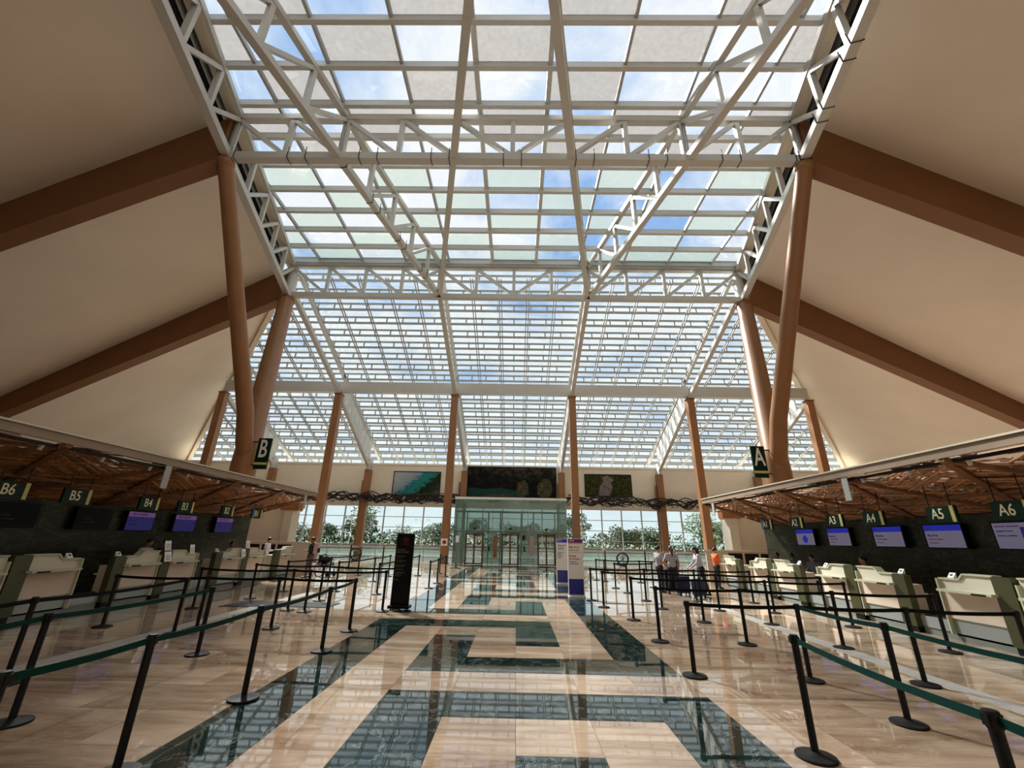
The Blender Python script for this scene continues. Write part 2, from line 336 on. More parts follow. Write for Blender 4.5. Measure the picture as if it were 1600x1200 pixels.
ORG = {}
def link(o, parent=None, org=V((0, 0, 0))):
    COL.objects.link(o); o.parent = parent; ORG[o.name] = org; return o
def tag(o, label=None, cat=None, group=None, kind=None):
    if label: o['label'] = label
    if cat: o['category'] = cat
    if group: o['group'] = group
    if kind: o['kind'] = kind
    return o
def thing(name, label, cat, loc=(0, 0, 0), rz=0.0, group=None, kind=None):
    o = bpy.data.objects.new(name, None); o.empty_display_size = 0.2; o.location = loc; o.rotation_euler[2] = rz
    link(o, None, V(loc)); return tag(o, label, cat, group, kind)
def smooth(me, ang=0.7):
    for p in me.polygons: p.use_smooth = True
    try: me.set_sharp_from_angle(angle=ang)
    except Exception: pass
def part(name, mb, mt, parent=None, label=None, local=False, sm=False, kind=None):
    """a mesh given in world coordinates (or in its thing's own, local=True)"""
    off = V((0, 0, 0)) if local or parent is None else ORG[parent.name]
    me = mb.mesh(name, off) if isinstance(mb, MB) else mb
    if sm: smooth(me)
    if isinstance(mt, str): mt = MATS[mt]
    if len(me.materials) == 0: me.materials.append(mt)
    o = bpy.data.objects.new(name, me); link(o, parent, off)
    return tag(o, label, None, None, kind)
def struct(name, mb, mt):
    return tag(part(name, mb, mt), kind='structure')
def single(name, mb, mt, label, cat, group=None, sm=False, loc=None):
    off = V(loc) if loc else V((0, 0, 0)); me = mb.mesh(name, off) if isinstance(mb, MB) else mb
    if sm: smooth(me)
    if len(me.materials) == 0: me.materials.append(MATS[mt] if isinstance(mt, str) else mt)
    o = bpy.data.objects.new(name, me); o.location = off; link(o, None, off); return tag(o, label, cat, group)
def dup(root, loc, rz=None, label=None, group=None):
    def cp(o, par):
        c = o.copy(); COL.objects.link(c); c.parent = par; ORG[c.name] = V(loc)
        for ch in [x for x in o.children]: cp(ch, c)
        return c
    r = cp(root, None); r.location = loc
    if rz is not None: r.rotation_euler[2] = rz
    if label: r['label'] = label
    if group: r['group'] = group
    return r
TXT = {}
def text_mesh(s, size, ext=0.003, shear=0.0, bold=0.0):
    key = (s, size, ext, bold)
    if key in TXT: return TXT[key]
    cu = bpy.data.curves.new('lettering', 'FONT'); cu.body = s; cu.size = size; cu.extrude = ext; cu.align_x = 'CENTER'; cu.align_y = 'CENTER'; cu.resolution_u = 3
    cu.offset = bold
    o = bpy.data.objects.new('lettering', cu); COL.objects.link(o)
    dg = bpy.context.evaluated_depsgraph_get(); me = bpy.data.meshes.new_from_object(o.evaluated_get(dg))
    bpy.data.objects.remove(o); bpy.data.curves.remove(cu); TXT[key] = me
    return me
def text(s, size, c, right, upv, mt, parent, name='lettering', sx=1.0, bold=0.0, align='C'):
    """c: centre in the parent's coordinates (world minus its origin)"""
    me = text_mesh(s, size, 0.003, bold=bold).copy(); r = V(right).normalized(); u = V(upv).normalized(); n = r.cross(u)
    w = max(v.co.x for v in me.vertices) - min(v.co.x for v in me.vertices); sh = w / 2 * sx if align == 'L' else 0
    c = V(c) + r * sh
    for v in me.vertices: v.co = c + r * (v.co.x * sx) + u * v.co.y + n * v.co.z
    me.materials.clear(); me.materials.append(MATS[mt]); o = bpy.data.objects.new(name, me); link(o, parent, ORG[parent.name]); return o

# ------------------------------------------------------------------ key dimensions
BAY = 10.02
YN, YF, YR, YW = 13.5, 24.5, 34.03, 44.13      # near truss, far truss, ring beam, far wall
ZT, ZTOP, ZG = 17.15, 19.5, 19.85              # truss bottom chord, truss top chord, skylight glass
def xe(y): return 12.39 + 0.2764 * (y - YN)    # half width of the skylight
def zc(x, y): return 19.3 - 0.605 * (abs(x) - xe(y))   # sloping plaster ceiling
def zg(y): return 18.07 - 0.41 * (y - 27.7)    # sloping louvre roof
YB = -9.0
XS = 42.0

# ------------------------------------------------------------------ floor: slab and tiles
TW, TR, Y0 = 0.795, 0.815, 5.44
XC0 = -2.7825
floor = struct('floor', MB().box(-XS, XS, YB, YW + 0.3, -0.3, -0.012), 'grout')
def green(r, c):
    m_ = (r - 1) % 12; m_ = min(m_, 12 - m_)
    return c in {0: (0,), 1: (0, 2, 3, 4, 5, 6), 2: (0, 2, 6), 3: (0, 2, 4, 6), 4: (0, 4, 6), 5: (0, 1, 2, 3, 4, 6), 6: (6,)}[m_]
def tile_mesh(w, d, name):
    g = 0.001; b = 0.002
    return MB().hexa([(-w / 2 + g, -d / 2 + g, -0.014), (w / 2 - g, -d / 2 + g, -0.014), (w / 2 - g, d / 2 - g, -0.014), (-w / 2 + g, d / 2 - g, -0.014),
                      (-w / 2 + b, -d / 2 + b, 0), (w / 2 - b, -d / 2 + b, 0), (w / 2 - b, d / 2 - b, 0), (-w / 2 + b, d / 2 - b, 0)]).mesh(name)
mt_g = tile_mesh(TW / 2, TR, 'tile'); mt_g.materials.append(MATS['marble_green'])
mt_b = tile_mesh(TW, TR, 'tile'); mt_b.materials.append(MATS['marble_beige'])
mt_s = tile_mesh(2 * TW, TR, 'tile'); mt_s.materials.append(MATS['marble_beige'])
tiles_b = []; n_green = 0
restg, restb = MB(), MB()
def put_tile(me, x, y, lab=None):
    o = bpy.data.objects.new('tile', me); o.location = (x, y, 0); link(o, floor, V((x, y, 0)))
    if lab: o['label'] = lab
for r in range(-3, 35):
    y = Y0 + (r + 0.5) * TR
    for c in range(7):
        x = XC0 + (c + 0.5) * TW
        if green(r, c):
            for k in (-0.25, 0.25):
                if n_green < 300: put_tile(mt_g, x + k * TW, y, 'dark green veined marble tile'); n_green += 1
                else: restg.box(x + k * TW - TW / 4 + .003, x + k * TW + TW / 4 - .003, y - TR / 2 + .003, y + TR / 2 - .003, -0.014, 0)
        else: tiles_b.append((x, y, 1))
XE = XC0 + 7 * TW
for r in range(-3, 47):
    y = Y0 + (r + 0.5) * TR
    for sgn, xs in ((-1, XC0), (1, XE)):
        for k in range(7):
            sh = TW if r % 2 else 0.0
            x = xs + sgn * ((k + 0.5) * 2 * TW - sh)
            if r % 2 and k == 0: tiles_b.append((xs + sgn * TW / 2, y, 1))
            elif abs(x) < 13.5: tiles_b.append((x, y, 2))
        if r >= 35: pass
    if r >= 35:
        for c in range(7): tiles_b.append((XC0 + (c + 0.5) * TW, y, 1))
def vis(t):
    x, y, k = t; d = y * 0.937 - 1.8 * 0.348
    if y < 3.4 or abs((x - 0.37) / max(d, 0.1)) > 1.32: return 1e9
    return math.hypot(x, y)
tiles_b.sort(key=vis)
for i, (x, y, k) in enumerate(tiles_b):
    if i < 300: put_tile(mt_b if k == 1 else mt_s, x, y)
    else: restb.box(x - k * TW / 2 + .003, x + k * TW / 2 - .003, y - TR / 2 + .003, y + TR / 2 - .003, -0.014, 0)
part('tile_field', restb, 'marble_beige', floor, kind='stuff')
if restg.v: part('tile_field', restg, 'marble_green', floor, kind='stuff')
part('tile_field', MB().box(-XS, -13.6, YB, YW, -0.014, 0).box(13.6, XS, YB, YW, -0.014, 0).box(-13.6, 13.6, YB, Y0 - 3 * TR, -0.014, 0), 'marble_beige', floor, kind='stuff')

# ------------------------------------------------------------------ plaster ceilings, walls
for sgn, nm in ((-1, 'left'), (1, 'right')):
    def P(x, y): return (sgn * x, y, zc(x, y))
    hip = [(18.45, 27.75), (22.2, 31.8), (27.0, 36.72), (33.95, 44.13), (41.2, 52.0)]
    top0 = (xe(24.5) + 0.9, 24.5)
    edge = [(xe(YB) + .9, YB), (xe(2.5) + .9, 2.5), (xe(YN) + .9, YN), top0] + hip
    mb = MB()
    xo = XS
    for (x1, y1), (x2, y2) in zip(edge[:-1], edge[1:]):
        a, b, c, d = P(x1, y1), P(x2, y2), P(xo, y2), P(xo, y1)
        up_ = V((0, 0, 0.3))
        if sgn < 0: mb.hexa([a, b, c, d] + [tuple(V(q) + up_) for q in (a, b, c, d)])
        else: mb.hexa([d, c, b, a] + [tuple(V(q) + up_) for q in (d, c, b, a)])
    struct('ceiling_' + nm, mb, 'plaster')
    # trim strip along the hip edge
    tb = MB()
    hh = [top0] + hip
    for (x1, y1), (x2, y2) in zip(hh[:-1], hh[1:]):
        tb.beam(V(P(x1, y1)) - V((0, 0, 0.1)), V(P(x2, y2)) - V((0, 0, 0.1)), 0.35, 0.5)
    struct('trim_1' if sgn < 0 else 'trim_2', tb, 'plaster_wall')
    struct('wall_' + nm, MB().box(min(sgn * XS, sgn * (XS + 0.3)), max(sgn * XS, sgn * (XS + 0.3)), YB, YW + 9, -0.3, zc(XS, YW) + 0.5), 'plaster_wall')
zb = 20.5
struct('wall_back', MB().box(-XS, XS, YB - 0.3, YB, -0.3, zb), 'plaster_wall')
# far wall: upper band and sill band
struct('wall_far', MB().box(-XS, XS, YW, YW + 0.35, 4.72, 9.05).box(-XS, XS, YW, YW + 5, 8.85, 9.05), 'plaster_wall')
struct('wall_sill', MB().box(-XS, XS, YW, YW + 0.35, -0.3, 0.06).box(-XS, XS, YW, YW + 0.2, 0.80, 0.88), 'sign_white')
struct('trim_3', MB().box(-XS, XS, YW - 0.06, YW, 8.86, 9.06).box(-XS, XS, YW - 0.05, YW, 4.72, 4.86), 'plaster_wall')

# ------------------------------------------------------------------ far windows
zs = [0.88, 1.77, 2.73, 3.73, 4.72]
wn = 0
for x0 in range(-35, 35, 2):
    if -5 <= x0 < 5 and False: continue
    wn += 1
    o = tag(part('window_%d' % wn, MB().box(x0 - 0.05, x0 + 0.05, YW + 0.02, YW + 0.2, zs[0], zs[-1]).box(x0 + 0.05, x0 + 2 - 0.05, YW + 0.02, YW + 0.2, zs[0], zs[0] + 0.06), 'white_steel'), kind='structure')
    tr_ = MB()
    for z in zs[1:4]: tr_.box(x0 + 0.05, x0 + 1.95, YW + 0.04, YW + 0.16, z - 0.03, z + 0.03)
    part('transom', tr_, 'white_steel', o)
    part('sill_pane', MB().box(x0 + 0.02, x0 + 1.98, YW + 0.05, YW + 0.08, 0.06, 0.80), 'glass_sill', o)
    for z0, z1 in zip(zs[:-1], zs[1:]):
        part('pane', MB().box(x0 + 0.05, x0 + 1.95, YW + 0.09, YW + 0.11, z0 + 0.03, z1 - 0.03), 'glass_window', o)

# ------------------------------------------------------------------ roof steel
def truss(name, label, p, q, n, w=0.34, hb=0.34, h=ZTOP - ZT, wt=0.2, group=None, flip=None, ties=0):
    """Pratt truss from p to q (bottom chord centre line, horizontal)"""
    p, q = V(p), V(q); t = thing(name, label, 'truss', p, group=group)
    u = V((0, 0, h)); d = (q - p) / n
    part('bottom_chord', MB().beam(p, q, w, hb), 'white_steel', t)
    part('top_chord', MB().beam(p + u, q + u, w * 0.9, hb * 0.85), 'white_steel', t)
    for i in range(n + 1):
        part('web_post', MB().beam(p + d * i + V((0, 0, hb / 2)), p + d * i + u, wt, wt, (q - p).normalized()), 'white_steel', t)
    for i in range(n):
        left = i < n / 2 if flip is None else flip
        a, b = (i, i + 1) if left else (i + 1, i)
        part('web_diagonal', MB().beam(p + d * a + u * 0.96, p + d * b + V((0, 0, hb * 0.3)), wt * 0.92, wt * 0.92, (q - p).normalized().cross(V((0, 0, 1)))), 'white_steel', t)
    if ties:
        ln = (q - p).length; dr = (q - p).normalized(); s_ = dr.cross(V((0, 0, 1)))
        for i in range(ties):
            c = p + dr * (ln * (i + 0.5 + 0.25 * ((i % 2) * 2 - 1)) / ties); e = w / 2 + 0.02; g = hb / 2 + 0.02
            part('cable_tie', MB().path([c + s_ * e + V((0, 0, g + 0.22)), c + s_ * e - V((0, 0, g)), c - s_ * e - V((0, 0, g)), c - s_ * e + V((0, 0, g + 0.2)) + dr * 0.06], 0.018, 5), 'black_metal', t)
    return t
truss('cross_truss', 'white cross truss with black cable ties between the slim near column arms', (-xe(YN), YN, ZT), (xe(YN), YN, ZT), 10, ties=16)
truss('cross_truss', 'white cross truss between the skylight and the sloping louvre roof', (-xe(YF), YF, ZT), (xe(YF), YF, ZT), 12)
truss('cross_truss', 'white cross truss spanning the skylight above the hall entrance end', (-xe(2.5), 2.5, ZT), (xe(2.5), 2.5, ZT), 8)
for sgn, nm in ((-1, 'B'), (1, 'A')):
    truss('edge_truss', 'white edge truss along the skylight between the two arms of the %s column' % nm, (sgn * xe(YN), YN, ZT), (sgn * xe(YF), YF, ZT), 5, flip=False, ties=0)
    truss('edge_truss', 'white edge truss beyond the slim arm of the %s column towards the entrance end' % nm, (sgn * xe(2.5), 2.5, ZT), (sgn * xe(YN), YN, ZT), 5, flip=False, ties=10 if sgn > 0 else 0)
    truss('edge_truss', 'white edge truss at the entrance end on the %s counter side' % nm, (sgn * xe(YB), YB, ZT), (sgn * xe(2.5), 2.5, ZT), 5, flip=True)
    P0 = V((sgn * 5.0, YF, ZT)); d1 = V((sgn * 7.5, YN, ZT)); d2 = V((sgn * 2.55, YN, ZT))
    truss('diagonal_truss', 'white diagonal truss fanning outward under the skylight on the %s side' % nm, P0, d1, 5, w=0.28, hb=0.3, wt=0.19, flip=True, ties=8 if sgn < 0 else 0)
    truss('diagonal_truss', 'outward white diagonal truss on the %s side, entrance half' % nm, d1, d1 + (d1 - P0), 5, w=0.3, hb=0.3, wt=0.19, flip=True)
    truss('diagonal_truss', 'white diagonal truss running to the skylight middle on the %s side' % nm, P0, d2, 5, w=0.28, hb=0.3, wt=0.17, flip=True)
    truss('diagonal_truss', 'inward white diagonal truss on the %s side, entrance half' % nm, d2, d2 + (d2 - P0) * 0.99, 5, w=0.3, hb=0.3, wt=0.17, flip=True)
    # clerestory with dark corrugated vent above the plaster edge
    t = thing('clerestory', 'cream clerestory strip with dark corrugated vent above the %s side ceiling' % nm, 'clerestory', (sgn * xe(YB), YB, 17), kind=None)
    def E(dx, z): return V((sgn * (xe(YB) + dx), YB, z)), V((sgn * (xe(YF) + dx), YF, z))
    part('inner_lip', MB().beam(*E(0.95, 18.75), 0.1, 0.25), 'plaster_wall', t)
    cg = MB(); s_ = V((-sgn, 0, 0))
    for k in range(8):
        a_, b_ = E(0.95, 18.9 + k * 0.09); cg.beam(a_ + s_ * (0.05 * (k % 2)), b_ + s_ * (0.05 * (k % 2)), 0.08, 0.085)
    part('corrugated_vent', cg, 'corrugated', t)
    part('gutter_frame', MB().beam(*E(0.22, 19.6), 0.42, 0.55), 'cream', t)
    part('closing_strip', MB().beam(*E(0.75, 19.75), 1.5, 0.08), 'corrugated', t)

# skylight: bars and individual panes
sky = thing('skylight', None, None, (0, 8, ZG), kind='structure')
ys = [24.2 - 1.605 * k for k in range(21)]
for y in ys:
    part('cross_bar', MB().box(-xe(y), xe(y), y - 0.09, y + 0.09, ZG - 0.28, ZG + 0.03), 'white_steel', sky)
xs = [-13.5 + 3 * k for k in range(10)]
for x in xs:
    ya = max(ys[-1], YN + (abs(x) - 12.39) / 0.2764)
    if ya < ys[0] - 0.3:
        w_ = 0.1 if abs(abs(x) - 1.5) < 0.1 else 0.06
        part('long_bar', MB().box(x - w_, x + w_, ya, ys[0], ZG - 0.16, ZG + 0.04), 'white_steel' if abs(x) < 2 else 'grey_steel', sky)
xb = [-40] + xs + [40]
for j in range(20):
    y1, y0 = ys[j] - 0.09, ys[j + 1] + 0.09
    for i in range(11):
        xa, xb_ = xb[i], xb[i + 1]
        f = lambda x, y: max(-xe(y), min(xe(y), x))
        P_ = [(f(xa, y0), y0), (f(xb_, y0), y0), (f(xb_, y1), y1), (f(xa, y1), y1)]
        if P_[1][0] - P_[0][0] < 0.15 and P_[2][0] - P_[3][0] < 0.15: continue
        fr_ = (i + j) % 2 == 1
        if random.random() < 0.05: fr_ = not fr_
        mt_ = ('glass_frost_green' if j < 5 else 'glass_frost') if fr_ else 'glass_clear'
        part('pane', MB().hexa([(x, y, ZG) for x, y in P_] + [(x, y, ZG + 0.025) for x, y in P_]), mt_, sky, label='grimy frosted pane' if fr_ else None)

# stepped louvre roof
lv = thing('louvre_roof', None, None, (0, 36, 14), kind='structure')
steps = [25.4 + 1.2 * k - 1.2 for k in range(24)]
def hx(y): # half width at the plaster edge
    return 15.43 + (y - 24.5) * 0.93
npv = 0; rest_v, rest_h = MB(), MB()
ticks_all = []
order = []
for k, y in enumerate(steps[:-1]):
    z0, z1 = zg(y) - 0.0, zg(y) + 0.49
    w_ = hx(y) + 0.4
    part('louvre_rail', MB().box(-w_, w_, y - 0.06, y + 0.06, z0 - 0.10, z0 + 0.05), 'louvre_steel', lv)
    part('louvre_rail', MB().box(-w_, w_, y - 0.05, y + 0.07, z1 - 0.07, z1 + 0.05), 'louvre_steel', lv)
    tb = MB(); x = -math.floor(w_ / 1.25) * 1.25
    while x < w_: tb.box(x - 0.05, x + 0.05, y - 0.04, y + 0.04, z0, z1); x += 1.25
    part('louvre_ticks', tb, 'louvre_steel', lv, kind='stuff')
    x = -(2 * math.floor((w_ + 1) / 2) - 1)
    x = -w_
    edges = [-w_] + [float(e) for e in range(-41, 42, 2) if abs(e) < w_ - 0.2] + [w_]
    for a, b in zip(edges[:-1], edges[1:]):
        order.append((abs((a + b) / 2) + k * 0.9, k, y, z0, z1, a, b))
order.sort()
for n_, (_, k, y, z0, z1, a, b) in enumerate(order):
    pv = MB().box(a + 0.02, b - 0.02, y - 0.01, y + 0.01, z0 + 0.04, z1 - 0.05)
    y2 = y + 1.2
    ph = MB().box(a + 0.02, b - 0.02, y - 1.14, y - 0.05, z1 - 0.01, z1 + 0.01)
    if n_ < 290:
        part('pane', pv, 'glass_louver', lv)
    else:
        rest_v.v, rest_v.f = rest_v.v, rest_v.f
        o_ = len(rest_v.v); rest_v.v += pv.v; rest_v.f += [tuple(i + o_ for i in f_) for f_ in pv.f]
    o_ = len(rest_h.v); rest_h.v += ph.v; rest_h.f += [tuple(i + o_ for i in f_) for f_ in ph.f]
part('pane_field', rest_v, 'glass_louver', lv, kind='stuff')
part('pane_field', rest_h, 'glass_louver', lv, kind='stuff')
for x in range(-33, 34, 2):
    ya = max(25.0, 24.5 + (abs(x) - 15.43) / 0.93); ye = 51.0
    if ya > 46: continue
    for dx in (-0.085, 0.085):
        part('sloping_rail', MB().beam((x + dx, ya, zg(ya) - 0.22), (x + dx, ye, zg(ye) - 0.22), 0.06, 0.09), 'louvre_steel', lv)

# rafters, ring beam, columns, pilasters
for k in range(6):
    x = (k - 2.5) * BAY
    side = 'B' if x < 0 else 'A'
    nth = ['outermost', 'second', 'middle'][int(abs(k - 2.5) > 0.6) and (1 if abs(k - 2.5) < 2 else 0)] if True else ''
    nth = {0.5: 'nearest the walkway', 1.5: 'second from the walkway', 2.5: 'farthest from the walkway'}[abs(k - 2.5)]
    t = thing('roof_rafter', 'white sloping roof rafter on the %s side, %s' % (side, nth), 'rafter', (x, YR, 13.3))
    if abs(x) < 20:
        A, B = V((x, YF + 0.2, 17.15)), V((x, YR, 13.35))
        part('upper_bottom_chord', MB().beam(A, B, 0.3, 0.32), 'white_steel', t)
        A2, B2 = V((x, YF + 0.2, zg(YF + 0.2) - 0.35)), V((x, YR + 0.4, zg(YR + 0.4) - 0.35))
        part('upper_top_chord', MB().beam(A2, B2, 0.24, 0.22), 'white_steel', t)
        for s_ in range(1, 9):
            yy = YF + (YR - YF) * s_ / 9; zt_ = zg(yy) - 0.35
            part('bracket', MB().box(x - 0.05, x + 0.05, yy - 0.42, yy + 0.42, zt_, zt_ + 0.45), 'white_steel', t)
    A, B = V((x, YR + 0.1, 13.2)), V((x, YW - 0.1, 8.45))
    part('lower_bottom_chord', MB().beam(A, B, 0.3, 0.34), 'white_steel', t)
    ys0 = max(YR, 24.5 + (abs(x) - 15.43) / 0.93 + 1.2); A2, B2 = V((x, ys0, zg(ys0) - 0.35)), V((x, YW + 2.5, zg(YW + 2.5) - 0.35))
    part('lower_top_chord', MB().beam(A2, B2, 0.24, 0.22), 'white_steel', t)
    for s_ in range(1, 10):
        yy = YR + (YW - YR) * s_ / 10; zt_ = zg(yy) - 0.35; zb_ = 13.2 + (8.45 - 13.2) * (yy - YR) / (YW - YR)
        part('bracket', MB().box(x - 0.05, x + 0.05, yy - 0.42, yy + 0.42, zb_ + 0.25, zt_ + 0.35), 'white_steel', t) if yy > ys0 else None
    part('end_bracket', MB().box(x - 0.14, x + 0.14, YW - 0.9, YW, 8.3, 9.4), 'white_steel', t)
    c = thing('square_column', 'tall square brown column under the ring beam on the %s side, %s' % (side, nth), 'column', (x, YR, 0))
    part('shaft', MB().box(x - 0.28, x + 0.28, YR - 0.28, YR + 0.28, 0, 13.2), 'brown_steel', c)
    part('base_plate', MB().box(x - 0.36, x + 0.36, YR - 0.36, YR + 0.36, 0, 0.05), 'brown_steel', c)
    part('head_plate', MB().box(x - 0.33, x + 0.33, YR - 0.33, YR + 0.33, 13.2, 13.3), 'brown_beam', c)
    p_ = thing('wall_pilaster', 'brown pilaster standing before the far windows on the %s side, %s' % (side, nth), 'pilaster', (x, YW - 0.35, 0))
    part('shaft', MB().box(x - 0.3, x + 0.3, YW - 0.65, YW - 0.05, 0, 8.3), 'brown_steel', p_)
    part('downpipe', MB().tube((x - 0.45 * (1 if x < 0 else 1), YW - 0.3, 0.9), (x - 0.45, YW - 0.3, 7.2), 0.1, n=10), 'brown_steel', p_, sm=True)
rb = thing('ring_beam', 'long white beam carried by the six square columns', 'beam', (0, YR, 13.8))
for k in range(5):
    x0 = (k - 2.5) * BAY
    part('beam_segment', MB().box(x0 + 0.04, x0 + BAY - 0.04, YR - 0.25, YR + 0.25, 13.42, 14.35), 'white_steel', rb)
for s_ in ():  part('beam_end', MB().box(min(s_ * 25.1, s_ * 28), max(s_ * 25.1, s_ * 28), YR - 0.2, YR + 0.2, 13.5, 14.3), 'white_steel', rb)

# brown ceiling beams
for sgn, nm in ((-1, 'B'), (1, 'A')):
    for yb, nm2 in ((YN, 'slim'), (YF, 'thick'), (2.5, 'entrance')):
        x0 = xe(yb) + 0.15
        d0, d1 = 16.75, 16.75 - 0.535 * (XS - x0)
        lab = {'slim': 'dark brown ceiling beam meeting the slim arm of the %s column' % nm, 'thick': 'dark brown ceiling beam meeting the thick arm of the %s column' % nm, 'entrance': 'dark brown ceiling beam on the %s side near the entrance end' % nm}[nm2]
        o = thing('ceiling_beam', lab, 'beam', (sgn * x0, yb, d0))
        hw = 0.3
        pts = [(x0, d0), (XS, d1), (XS, zc(XS, yb) + 0.05), (x0, zc(x0, yb) - 0.02)]
        part('web', MB().prism(pts, lambda a, b, t_: (sgn * a, yb - hw + 2 * hw * t_, b)), 'brown_beam', o)
        part('bottom_flange', MB().prism([(x0, d0 - 0.06), (XS, d1 - 0.06), (XS, d1), (x0, d0)], lambda a, b, t_: (sgn * a, yb - hw - 0.04 + (2 * hw + 0.08) * t_, b)), 'brown_beam', o)
# Y columns
for sgn, nm in ((-1, 'B'), (1, 'A')):
    J = V((sgn * 12.68, 20, 5.1))
    c = thing('branching_column', 'large brown round column forking into two arms beside the %s zone sign' % nm, 'column', (J.x, J.y, 0))
    part('trunk', MB().lathe((J.x, J.y, 0), [(0.56, 0), (0.56, 5.0), (0.54, 5.5), (0.46, 6.0)], 28), 'brown_steel', c, sm=True)
    far = V((sgn * xe(YF), YF, 16.75)); near = V((sgn * xe(YN), YN, 16.8))
    part('thick_arm', MB().path([J + V((0, 0, 0)), J + (far - J) * 0.1, far], [0.54, 0.52, 0.46], 28), 'brown_steel', c, sm=True)
    part('slim_arm', MB().path([J + V((0, 0, -0.2)), J + V((-sgn * 0.05, -0.5, 0.9)), J + V((-sgn * 0.06, -0.95, 2.2)), near], [0.36, 0.37, 0.36, 0.31], 24), 'brown_steel', c, sm=True)
    part('thick_arm_head', MB().tube(far, far + V((sgn * 0.12, 0.25, 2.6)), 0.42, 0.34, 20), 'white_steel', c, sm=True)
    part('slim_arm_head', MB().ell(near + V((0, 0, 0.0)), (0.36, 0.36, 0.3), 16, 8), 'brown_steel', c, sm=True)
    part('arm_collar', MB().tube(far - (far - J).normalized() * 0.12, far + (far - J).normalized() * 0.02, 0.52, 0.52, 24), 'brown_steel', c, sm=True)
    # zone sign on the trunk
    xc = sgn * 11.75
    s_ = thing('zone_sign', 'tall green hanging sign with white letter %s on the forked column' % nm, 'sign', (xc, 19.75, 4.7))
    part('board', MB().box(xc - 0.31, xc + 0.31, 19.7, 19.8, 4.68, 6.15), 'sign_green', s_)
    part('stripe', MB().box(xc - 0.31, xc + 0.31, 19.69, 19.705, 4.88, 4.99), 'sign_yellow', s_, label='yellow stripe')
    text(nm, 1.2, V((0, -0.062, 0.9)), (1, 0, 0), (0, 0, 1), 'sign_white', s_, 'letter', sx=0.62, bold=0.015)
    part('bracket', MB().box(min(xc, J.x), max(xc, J.x), 19.73, 19.77, 5.95, 6.0).box(min(xc, J.x), max(xc, J.x), 19.73, 19.77, 4.85, 4.9), 'black_metal', s_)
